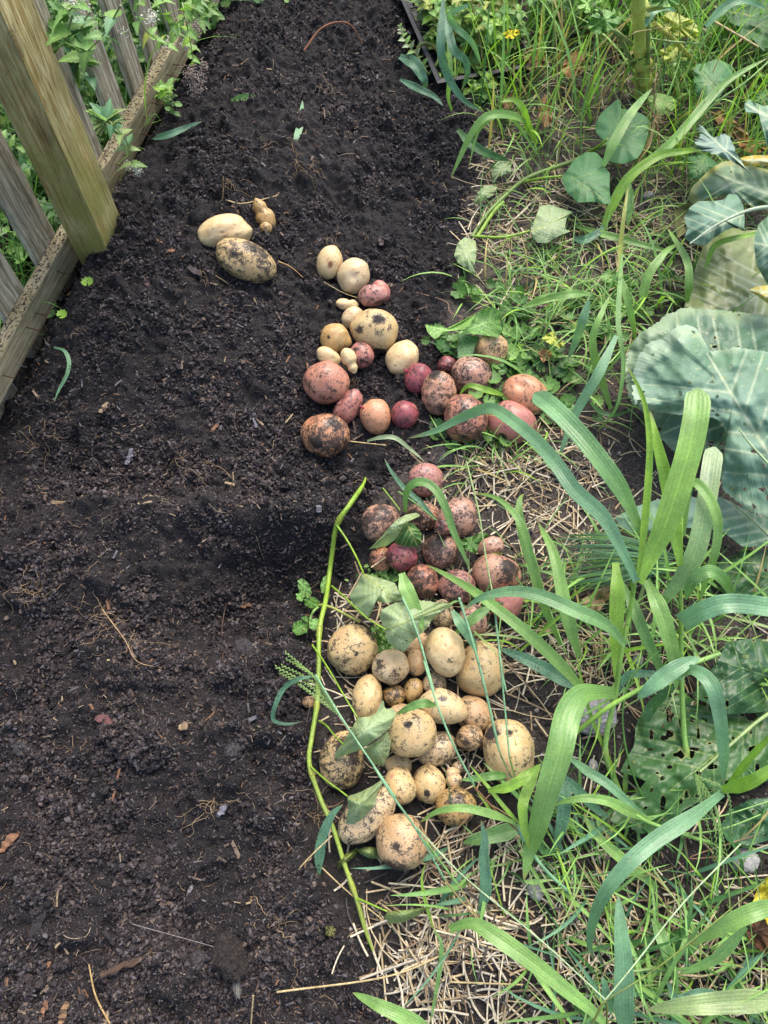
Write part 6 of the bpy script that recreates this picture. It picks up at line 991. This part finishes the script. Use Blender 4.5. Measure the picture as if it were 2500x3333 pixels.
# ---- heart leaves of the growing vine, upper right
sv = thing('growing_sweet_potato_vine', GZ(*F('z6', [(430, 980)]).T, 0)[0], 'growing vine with broad dark green heart leaves among the upper right weeds', 'vine')
stem_part('z6', [(430, 985), (480, 905), (560, 820), (650, 745), (760, 700), (860, 665), (1000, 600), (1200, 620)], 9, [.01, .02, .03, .03, .03, .03, .02, .02], S(130, 160, 80), sv, n=50)
stem_part('z6', [(450, 985), (520, 880), (560, 840)], 8, [.02, .03, .03], G['vine'], sv)
for i, (pet, zs, c_, o_, z, an, tp, ck, tl) in enumerate([
  ([(650, 755), (720, 740), (805, 732)], [.04, .08, .10], (900, 740), [(800, 735), (830, 700), (845, 675), (872, 650), (905, 632), (945, 632), (985, 675), (975, 690), (1003, 718), (1000, 760), (1005, 850), (930, 838), (870, 842), (825, 800)], .11, (843, 738), (1003, 848), 'hl', (.01, 0)),
  ([(900, 640), (950, 610), (990, 580)], [.04, .09, .12], (1050, 560), [(940, 520), (965, 470), (1000, 440), (1030, 412), (1050, 415), (1042, 450), (1085, 455), (1140, 475), (1165, 500), (1160, 560), (1140, 620), (1120, 655), (1060, 682), (1000, 672), (985, 640), (988, 590), (965, 575), (945, 550)], .13, (990, 578), (1140, 500), 'hl', (.01, 0)),
  (None, None, (1430, 330), [(1350, 300), (1362, 268), (1400, 262), (1442, 245), (1485, 260), (1516, 282), (1500, 340), (1445, 420), (1410, 446), (1390, 425), (1360, 390), (1352, 350)], .15, (1445, 375), (1360, 275), 'hl', (.0, .01)),
  ([(440, 982), (560, 985), (670, 960)], [.03, .05, .05], (755, 930), [(675, 960), (690, 910), (712, 855), (750, 850), (790, 862), (850, 880), (822, 905), (815, 950), (840, 960), (790, 980), (740, 1010), (700, 1008), (685, 985)], .075, (678, 960), (850, 882), 'under', (0, 0)),
  (None, None, (1390, 690), [(1325, 650), (1400, 640), (1450, 680), (1440, 700), (1385, 746), (1335, 740), (1330, 700)], .09, (1400, 650), (1340, 735), 'hl', (0, 0)),
  (None, None, (1210, 420), [(1160, 400), (1200, 385), (1260, 400), (1290, 430), (1250, 470), (1190, 480), (1165, 440)], .12, (1160, 400), (1280, 440), 'lg', (0, 0)),
  (None, None, (1640, 400), [(1600, 400), (1640, 375), (1700, 380), (1700, 430), (1640, 440), (1610, 425)], .08, (1690, 400), (1605, 405), 'hl', (0, 0)),
  (None, None, (560, 700), [(510, 700), (548, 650), (590, 668), (592, 715), (540, 735), (515, 765)], .05, (590, 670), (512, 750), 'under', (0, 0)),
  (None, None, (480, 800), [(435, 850), (450, 805), (480, 770), (540, 770), (520, 810), (470, 835)], .045, (540, 772), (438, 848), 'under', (0, 0)),
  (None, None, (405, 1050), [(355, 1060), (370, 1010), (400, 985), (445, 1000), (448, 1060), (438, 1110), (440, 1140), (370, 1092)], .05, (440, 1000), (360, 1085), 'under', (0, 0))]):
    lf = traced_leaf('z6', c_, o_, z, G[ck], sv, tilt=tl, cup=-.015, anchor=an, tip=tp, seed=i + 30, mat='vine', wave=.004, vcol=S(150, 180, 110) if ck == 'hl' else S(190, 205, 130), veins=5, rings=24, pucker=.001)
    if pet: stem_part('z6', pet, 6, zs, G['vine'], lf, name='petiole', tip=.8)
r = thing('broad_weed_leaves', GZ(*F('z3', [(990, 330)]).T, 0)[0], 'broad dark green leaves spread flat above the red cluster', 'weed')
traced_leaf('z3', (1110, 260), [(985, 310), (1000, 285), (1040, 230), (1080, 200), (1120, 175), (1165, 163), (1215, 188), (1205, 240), (1222, 290), (1200, 330), (1160, 322), (1050, 308)], .055, G['mid'], r, anchor=(985, 310), tip=(1215, 215), seed=51, mat='leaf', cup=.02, wave=.006, veins=5)
traced_leaf('z3', (900, 290), [(802, 258), (850, 260), (930, 282), (1000, 245), (1080, 198), (1050, 250), (1020, 285), (960, 290), (900, 298), (875, 330), (850, 338), (815, 300)], .07, G['lg'], r, anchor=(985, 300), tip=(810, 270), seed=52, mat='leaf', cup=.01, veins=5)
traced_leaf('z3', (1050, 380), [(985, 305), (1040, 315), (1100, 325), (1070, 380), (1060, 420), (1050, 445), (1000, 445), (978, 440), (980, 370)], .045, G['dk'], r, anchor=(990, 308), tip=(1030, 440), seed=53, mat='leaf', cup=.0, veins=5)
tag(traced_leaf('z4', (1050, 530), [(980, 515), (1020, 500), (1060, 490), (1105, 470), (1140, 475), (1150, 495), (1120, 500), (1095, 530), (1075, 585), (1040, 570), (1010, 560)], .06, G['moss'], None, name='weed', anchor=(1075, 590), tip=(1010, 515), seed=54, mat='leaf', wave=.008), 'pale green toothed leaf between the muddy potatoes and the small brown one', 'weed leaf')

# ---- cabbage at the right edge
cab = thing('cabbage_plant', GZ(*F('z7', [(1900, 900)]).T, 0)[0], 'large waxy blue green cabbage with holed leaves at the right edge', 'cabbage')
def cl(fr, c_, o_, z, col, seed, **kw): return traced_leaf(fr, c_, o_, z, G[col] if isinstance(col, str) else col, cab, mat=kw.pop('mat', 'cab'), seed=seed, rings=kw.pop('rings', 46), seg=kw.pop('seg', 210), vcol=kw.pop('vcol', S(208, 222, 186)), vw=kw.pop('vw', 6.0), **kw)
cl('z7', (1480, 640), [(925, 600), (928, 520), (960, 430), (1000, 370), (1060, 338), (1130, 352), (1125, 300), (1160, 265), (1230, 260), (1285, 290), (1282, 370), (1330, 405), (1400, 400), (1480, 382), (1600, 395), (1740, 420), (1850, 520), (1900, 900), (1850, 1150), (1760, 1260), (1659, 1302), (1560, 1275), (1490, 1215), (1415, 1150), (1400, 1060), (1420, 960), (1442, 880), (1415, 785), (1370, 765), (1290, 755), (1200, 750), (1090, 735), (1000, 715), (940, 690)], .26, 'cab', 71, tilt=(.02, .03), cup=-.045, wave=.010, lump=.018, anchor=(1760, 1120), tip=(1330, 420), veins=5, holes=.145, hole_px=15, pucker=.003, rings=120, seg=460, rag=.010, edgecol=S(176, 200, 160))
cl('z7', (1300, 480), [(885, 560), (885, 470), (910, 390), (960, 310), (1060, 250), (1100, 210), (1200, 168), (1350, 175), (1500, 190), (1659, 215), (1800, 280), (1850, 500), (1600, 800), (1450, 930), (1300, 950), (1150, 950), (1080, 870), (1000, 750), (910, 660)], .17, S(66, 112, 66), 72, edgecol=S(150, 175, 130), mat='cab2', tilt=(.0, .02), cup=-.05, wave=.012, lump=.02, anchor=(1800, 800), tip=(980, 330), veins=6, holes=.15, hole_px=15, rings=100, seg=400, rag=.010, pucker=.001)
cl('z7', (1300, 1290), [(830, 1300), (950, 1240), (1060, 1205), (1230, 1195), (1400, 1190), (1600, 1290), (1750, 1330), (1760, 1440), (1659, 1455), (1520, 1460), (1400, 1370), (1200, 1355), (1060, 1385), (950, 1392), (860, 1355)], .10, 'cab', 73, tilt=(.0, .0), cup=-.02, lump=.015, anchor=(1700, 1420), tip=(1400, 1180), veins=5, rings=60, seg=300)
cl('z6', (1450, 900), [(1310, 905), (1335, 860), (1370, 835), (1430, 835), (1475, 830), (1495, 805), (1530, 808), (1556, 850), (1562, 905), (1560, 960), (1535, 935), (1480, 960), (1440, 985), (1395, 1020), (1340, 1010), (1310, 990), (1325, 950)], .20, 'cab', 74, tilt=(.0, .0), cup=-.03, wave=.008, lump=.012, anchor=(1560, 885), tip=(1330, 1010), veins=5, rings=30, seg=130, vw=4)
cl('z6', (1500, 770), [(1325, 830), (1340, 780), (1375, 745), (1420, 700), (1470, 672), (1540, 662), (1600, 690), (1720, 720), (1720, 850), (1600, 860), (1530, 830), (1480, 815), (1400, 835), (1350, 850)], .14, S(96, 132, 66), 75, tilt=(.0, .01), cup=-.04, wave=.01, lump=.015, anchor=(1720, 830), tip=(1440, 720), veins=5, edgecol=S(196, 190, 80), holes=.07, hole_px=9, rings=30, seg=130)
cl('z6', (1520, 1130), [(1395, 1010), (1440, 985), (1500, 940), (1560, 960), (1640, 950), (1740, 1100), (1740, 1400), (1659, 1420), (1450, 1420), (1330, 1360), (1310, 1276), (1345, 1150)], .09, S(150, 165, 105), 76, cup=-.03, lump=.02, anchor=(1720, 1180), tip=(1400, 1330), veins=6, rings=80, seg=300, mat='dcab', holes=.04, hole_px=9)
cl('z6', (1470, 615), [(1358, 590), (1380, 560), (1362, 525), (1385, 520), (1405, 560), (1440, 572), (1470, 555), (1500, 562), (1512, 600), (1530, 640), (1560, 690), (1590, 720), (1500, 665), (1430, 640), (1345, 612)], .22, S(130, 160, 135), 77, cup=-.02, wave=.01, lump=.03, anchor=(1590, 715), tip=(1370, 530), veins=4, rings=20, seg=130, rag=.05, vw=3)
cl('z6', (1660, 1030), [(1598, 1000), (1620, 930), (1680, 880), (1760, 900), (1780, 1100), (1740, 1230), (1659, 1185), (1610, 1100)], .24, 'cab', 78, cup=-.04, lump=.03, anchor=(1780, 1050), tip=(1600, 1010), veins=5, rings=28, seg=120)
cl('z6', (1620, 470), [(1560, 430), (1580, 415), (1640, 440), (1720, 430), (1730, 560), (1659, 620), (1640, 560), (1650, 490), (1600, 470), (1565, 465)], .22, 'cab', 79, cup=-.02, wave=.01, anchor=(1720, 520), tip=(1570, 435), veins=3, rings=20, seg=100)
cl('z6', (1600, 662), [(1525, 665), (1560, 650), (1600, 645), (1720, 640), (1720, 690), (1640, 690), (1560, 690)], .18, S(225, 190, 75), 80, cup=-.02, lump=.02, anchor=(1720, 670), tip=(1530, 665), veins=3, rings=16, seg=80, mat='dcab')
cl('z6', (1640, 1225), [(1578, 1205), (1610, 1190), (1720, 1178), (1720, 1270), (1660, 1262), (1630, 1240)], .22, S(220, 195, 90), 81, cup=-.03, lump=.02, rings=16, seg=80, mat='dcab', anchor=(1720, 1220), tip=(1585, 1205), veins=3)
cl('z6', (1300, 900), [(1270, 880), (1300, 850), (1340, 840), (1370, 845), (1330, 880), (1310, 930), (1325, 960), (1285, 990), (1275, 940)], .06, S(140, 140, 95), 82, lump=.04, rings=16, seg=80, mat='dcab', cup=.02)
stem_part('z6', [(1690, 858), (1600, 868), (1500, 905), (1420, 950), (1335, 1012)], 9, [.21, .215, .215, .21, .2], S(190, 208, 175), cab, name='leaf_rib', tip=.35)
stem_part('z7', [(1760, 1120), (1659, 1010), (1560, 900), (1500, 820)], 10, [.25, .262, .262, .26], S(175, 200, 150), cab, name='leaf_rib', tip=.4)
stem_part('z7', [(1700, 1430), (1600, 1340), (1450, 1210)], 10, [.09, .11, .11], S(185, 200, 150), cab, name='leaf_rib', tip=.4)
hp = thing('holed_leaf_plant', GZ(*F('z8', [(1700, 560)]).T, 0)[0], 'low plant with large dark leaves eaten full of holes at the right', 'plant')
traced_leaf('z8', (1230, 820), [(860, 850), (895, 775), (935, 710), (945, 600), (985, 510), (1080, 450), (1200, 440), (1320, 470), (1420, 540), (1520, 500), (1700, 470), (1760, 700), (1700, 880), (1500, 960), (1330, 985), (1270, 1020), (1200, 1060), (1130, 1135), (980, 1185), (860, 1150), (805, 1110), (830, 1060), (880, 1000), (950, 960), (1000, 900), (930, 870)], .055, G['dcab'], hp, mat='dcab', seed=90, rings=110, seg=440, anchor=(1700, 500), tip=(1130, 950), veins=6, vcol=S(150, 180, 105), vw=2.8, holes=.235, hole_px=19, lump=.02, cup=-.015, pucker=.002)
traced_leaf('z8', (1520, 300), [(1250, 440), (1330, 330), (1400, 230), (1430, 150), (1560, 130), (1760, 140), (1780, 500), (1600, 530), (1440, 540), (1330, 480)], .07, S(62, 104, 62), hp, mat='dcab', seed=91, rings=80, seg=300, anchor=(1780, 380), tip=(1400, 250), veins=5, vcol=S(130, 165, 100), vw=2.6, holes=.18, hole_px=17, lump=.03)
traced_leaf('z7', (1500, 1600), [(1350, 1600), (1420, 1520), (1540, 1480), (1720, 1470), (1740, 1750), (1600, 1760), (1480, 1720), (1400, 1660)], .05, S(66, 110, 60), hp, mat='dcab', seed=92, rings=36, seg=140, anchor=(1740, 1640), tip=(1380, 1580), veins=5, vcol=S(130, 155, 90), holes=.15, hole_px=13, lump=.03)
traced_leaf('z8', (1550, 1090), [(1400, 1150), (1440, 1060), (1560, 1000), (1720, 980), (1720, 1200), (1560, 1250), (1440, 1230)], .03, S(66, 112, 70), hp, mat='dcab', seed=93, rings=36, seg=140, anchor=(1720, 1060), tip=(1420, 1160), veins=5, holes=.12, hole_px=13, lump=.03)
stem_part('z8', [(1720, 500), (1600, 580), (1450, 710), (1290, 850)], 11, [.06, .075, .075, .065], S(165, 190, 120), hp, name='leaf_rib', tip=.6)
# ---- thick stalk, seedlings in their tray, yellow and dry leaves
bs = thing('brassica_stalk', GZ(*F('zc', [(800, 640)]).T, 0)[0], 'thick yellow green vegetable stalk with leaf scars standing in the weeds', 'vegetable plant')
stem_part('zc', [(795, 650), (815, 540), (810, 400), (800, 200), (790, 60), (780, -120), (770, -300)], 50, [.0, .05, .12, .22, .30, .40, .5], S(206, 214, 112, .9), bs, n=60, tip=.95, col2=S(200, 212, 124, .8), nodes=(.12, .24, .36, .5, .64))
for a in [([(890, 160), (1000, 250), (1100, 350), (1165, 430)], 18, [.28, .2, .12, .05], S(205, 200, 105)), ([(745, 430), (660, 260), (560, 120), (480, 30)], 16, [.1, .2, .3, .36], S(150, 175, 110)), ([(740, 300), (640, 220), (560, 190)], 14, [.18, .24, .28], S(160, 180, 110)), ([(850, 480), (850, 300), (850, 100)], 16, [.08, .2, .32], S(165, 185, 110)), ([(860, 260), (1000, 280), (1190, 295)], 7, [.2, .22, .2], S(160, 190, 110)), ([(850, 60), (1000, 30), (1160, -20)], 20, [.34, .38, .42], S(185, 200, 110))]:
    stem_part('zc', a[0], a[1], a[2], a[3], bs, name='leaf_stalk', tip=.8)
for i, (c_, o_, z, ck) in enumerate([((560, 140), [(440, 120), (500, 85), (560, 60), (620, 85), (660, 120), (640, 180), (570, 215), (500, 235), (450, 200)], .30, 'mid'), ((1040, 160), [(950, 110), (1010, 70), (1080, 110), (1160, 140), (1190, 210), (1180, 280), (1120, 250), (1040, 240), (970, 200)], .24, 'yl'), ((1020, 370), [(930, 340), (990, 310), (1080, 330), (1140, 390), (1080, 400), (1000, 420), (940, 390)], .12, 'yl'), ((450, 30), [(380, -20), (460, -60), (540, 0), (520, 70), (430, 90), (370, 50)], .34, 'lg'), ((960, -20), [(860, 40), (900, -60), (1000, -120), (1090, -60), (1060, 30), (980, 50)], .40, 'mid'), ((1500, 190), [(1350, 60), (1420, -20), (1560, -30), (1720, 20), (1740, 300), (1620, 340), (1500, 270), (1420, 180)], .14, 'dcab')]):
    traced_leaf('zc', c_, o_, z, G[ck], bs, mat='leaf', seed=100 + i, rings=26, seg=130, anchor=o_[-1], tip=o_[3], veins=5, lump=.04, wave=.012, rag=.03, holes=.10, hole_px=10)
tr = thing('seed_tray', P3(1560, 230, .0), 'black plastic seed tray half hidden behind leafy seedlings at the top', 'seed tray')
A0 = P3(1432, 262, .055); A1 = P3(1735, 208, .055); ux = nrm((A1 - A0) * [1, 1, 0]); uy = np.array([-ux[1], ux[0], 0]); wd = np.linalg.norm(A1 - A0); dp = .50; hh = .055
def tb(x, y, z): return A0 * [1, 1, 0] + ux * x + uy * y + np.array([0, 0, z])
mb = MB(); prof = [(-.004, hh - .006), (-.010, hh), (0, hh + .003), (.006, hh - .002), (.016, .012), (.05, .010)]
rect = lambda i: [(i, i), (wd - i, i), (wd - i, dp - i), (i, dp - i)]
V = np.array([[tb(x, y, z) for x, y in rect(i)] for i, z in prof]).reshape(-1, 3); mb.add(V, grid_faces(len(prof), 4, True), np.array((.3, .3, .3))); k0 = V[-4:]; mb.add(k0, [[0, 1, 2, 3]], np.array((.3, .3, .3)))
Vo = np.array([[tb(x, y, z) for x, y in rect(i)] for i, z in [(-.004, hh - .006), (.012, .0)]]).reshape(-1, 3); mb.add(Vo, grid_faces(2, 4, True), np.array((.3, .3, .3))); mb.build('tray', 'plastic', tr, smooth=False)
mb = MB()
for i in range(1, 6): x = wd * i / 6; tube(mb, [tb(x, .02, .016), tb(x, dp / 2, .016), tb(x, dp - .02, .016)], .003, np.array((.3, .3, .3)), 6)
for i in range(1, 9): y = dp * i / 9; tube(mb, [tb(.02, y, .017), tb(wd / 2, y, .017), tb(wd - .02, y, .017)], .003, np.array((.3, .3, .3)), 6)
mb.build('cell_ribs', 'plastic', tr)
for i, (x, y, h, k) in enumerate([(.06, .16, .26, 4), (.11, .10, .20, 4), (.15, .17, .28, 5), (.19, .09, .20, 4), (.23, .18, .26, 4), (.12, .28, .28, 4), (.20, .30, .28, 4), (.05, .30, .28, 4), (.26, .12, .18, 3)]):
    b = tb(x, y, .012); r = thing('seedling', b, 'yellow green leafy seedling growing in the black tray', 'seedling', 'seedlings in the tray')
    leafy(r, [rise(b + np.array([random.gauss(0, .008), random.gauss(0, .008), 0]), h * random.uniform(.6, 1), random.uniform(.05, .35), random.random() * 6.28) for _ in range(k)], 'ovate', .042, .020, ['lg', 'br', 'yl', 'mid'], S(170, 185, 90), 'leaf', True, grow=.6)
for fr, c_, o_, z, col, lab in [('z6', (590, 142), [(555, 140), (580, 125), (625, 122), (625, 140), (600, 162), (570, 158)], .2, S(232, 205, 50), 'bright yellow leaf among the seedlings'),
  ('z6', (680, 240), [(640, 210), (690, 190), (740, 220), (730, 270), (680, 300), (650, 280)], .06, S(140, 112, 78), 'crumpled brown dead leaf below the seedlings'), ('z6', (850, 260), [(800, 290), (820, 230), (870, 210), (900, 250), (880, 300), (830, 330)], .06, S(160, 120, 82), 'crumpled dry leaf beside the tall grass bases'),
  ('z6', (735, 460), [(710, 420), (740, 390), (765, 440), (760, 510), (730, 530), (705, 480)], .05, S(150, 116, 80), 'papery rust coloured leaf scrap at the grass foot'), ('z6', (575, 420), [(545, 400), (580, 380), (610, 400), (600, 450), (560, 455)], .04, S(136, 110, 80), 'small brown leaf scrap at the bed edge'),
  ('z3', (1450, 425), [(1415, 405), (1440, 385), (1480, 405), (1490, 430), (1455, 450), (1440, 465), (1420, 435)], .05, S(190, 150, 110), 'curled pale brown leaf in the ground ivy'), ('z7', (760, 1730), [(640, 1790), (660, 1740), (740, 1690), (820, 1640), (830, 1680), (790, 1740), (760, 1800), (700, 1820)], .03, S(190, 165, 125), 'twisted pale dead leaf under the tall grass'),
  ('z8', (1600, 1720), [(1540, 1720), (1580, 1640), (1659, 1620), (1720, 1680), (1700, 1800), (1640, 1830), (1570, 1780)], .04, S(110, 78, 58), 'brown rotten leaf at the right edge near the bottom'), ('z8', (1650, 1540), [(1575, 1560), (1600, 1480), (1659, 1410), (1740, 1420), (1740, 1640), (1659, 1680), (1620, 1600)], .07, S(222, 205, 70), 'yellow leaf with a brown edge at the right edge'),
  ('z6', (1480, 500), [(1430, 470), (1470, 450), (1520, 500), (1580, 560), (1560, 590), (1500, 560), (1450, 520)], .03, S(170, 135, 95), 'dry brown leaf between the heart leaf and the blue cabbage'), ('z6', (1600, 600), [(1530, 590), (1580, 570), (1640, 590), (1660, 620), (1600, 640), (1550, 620)], .06, S(160, 115, 70), 'brown withered leaf under the yellow one'),
  ('z3', (1500, 330), [(1430, 340), (1460, 310), (1500, 290), (1510, 330), (1560, 360), (1540, 390), (1480, 365)], .06, G['yl'], 'yellowing star shaped weed leaf near the ground ivy'), ('zd', (1490, 1010), [(1465, 990), (1500, 985), (1515, 1010), (1500, 1035), (1465, 1030)], .012, S(120, 118, 75), 'small olive leaf scrap on the soil left of the vine end')]:
    tag(traced_leaf(fr, c_, o_, z, col, None, name='dead_leaf' if 'yellow' not in lab else 'yellow_leaf', mat='dry', lump=.05, wave=.012, rings=18, seg=70, cup=.01, seed=int(c_[0]) % 97, anchor=o_[0], tip=o_[len(o_) // 2], veins=4, rag=.03), lab, 'leaf')
# curled green stem ring near the tray
tag(stem_part('z6', [(205, 260), (205, 200), (235, 180), (280, 200), (290, 250), (250, 310)], 8, [.02, .05, .06, .06, .05, .02], G['ol'], None, 'weed_curl', 30, .8), 'thick olive stem curled in a ring at the upper bed edge', 'weed stem')
spray('z6', [(250, 310), (200, 230), (150, 170), (130, 110)], [.02, .04, .04, .03], .022, .014, 'wilted weed lying on the upper edge of the bed', ('pale', 'under', 'lg'), kind='ovate', name='weed', cat='weed', mat='leaf')
spray('z6', [(230, 60), (240, 0), (250, -60)], [.03, .08, .1], .04, .02, 'broad leaved weed at the top edge left of the tray', ('bl', 'mid'), kind='ovate', name='weed', cat='weed', mat='leaf')
for i, (u, v, h) in enumerate([(2130, 60, .2), (2330, 120, .12), (2450, 330, .12), (2050, 120, .22), (1900, 40, .3), (1420, 20, .12), (1400, 140, .08), (1470, 250, .06), (1560, 300, .08), (2480, 200, .16), (2230, 250, .10), (1760, 60, .28), (2380, 30, .2), (1640, -60, .3), (2000, -60, .3), (2250, -80, .3), (2450, -80, .3), (1500, -90, .2)]):
    b = GZ(np.array([float(u)]), np.array([float(v + 200 * h)]), 0)[0]; r = thing('leafy_weed', b, 'bushy green weed in the dense growth at the upper right', 'weed', 'weeds at the upper right')
    leafy(r, [rise(b + np.array([random.gauss(0, .015), random.gauss(0, .015), 0]), h * random.uniform(.6, 1.1), random.uniform(.1, .7), random.random() * 6.28) for _ in range(6)], random.choice(['ovate', 'mint', 'obovate']), .034, .02, ['lg', 'mid', 'moss', 'br'], S(150, 170, 90), 'leaf', True, grow=.5)

# knot of pale grass roots pulled up beside the heart leaf
r = thing('root_ball', GZ(*F('zc', [(900, 800)]).T, 0)[0], 'pulled up knot of pale grass roots behind the heart leaves', 'roots'); mb = MB()
for k in range(46):
    a_ = random.random() * 6.28; b0 = GZ(*F('zc', [(900, 795)]).T, .14)[0]; pt = [b0]; L = random.uniform(.01, .055) / 7; dz = random.uniform(-.2, .9)
    for i in range(7): a_ += random.gauss(0, .35); pt.append(pt[-1] + L * np.array([math.cos(a_), math.sin(a_), dz + random.gauss(0, .3)]))
    tube(mb, np.array(pt), random.uniform(.0004, .0009), np.array(S(200, 180, 130) if k % 3 else S(110, 84, 60)), 4, False)
mb.build('root_fibres', 'root', r)
stem_part('zc', [(900, 800), (860, 940), (790, 1080), (740, 1180)], 10, [.14, .11, .07, .03], S(198, 172, 120), r)
stem_part('zc', [(900, 800), (920, 920), (925, 1030)], 6, [.14, .11, .08], S(176, 130, 90), r)

spray('za', [(1620, 60), (1560, 130), (1500, 200), (1440, 260)], [.10, .14, .15, .12], .030, .02, 'leafy weed sprawling over the far end of the fence rail', ('lg', 'moss', 'mid'), kind='mint', name='weed', cat='weed', mat='leaf', grow=.8)
spray('za', [(1560, -30), (1500, 40), (1440, 110), (1400, 170)], [.16, .2, .2, .16], .034, .02, 'toothed leaves crowding the rail near the top edge of the picture', ('lg', 'br', 'mid'), kind='mint', name='weed', cat='weed', mat='leaf', grow=.8)
spray('za', [(1680, 140), (1640, 90), (1600, 20)], [.03, .07, .1], .030, .016, 'green weed on the bed edge at the top beyond the rail', ('mid', 'moss'), kind='ovate', name='weed', cat='weed', mat='leaf', grow=.8)
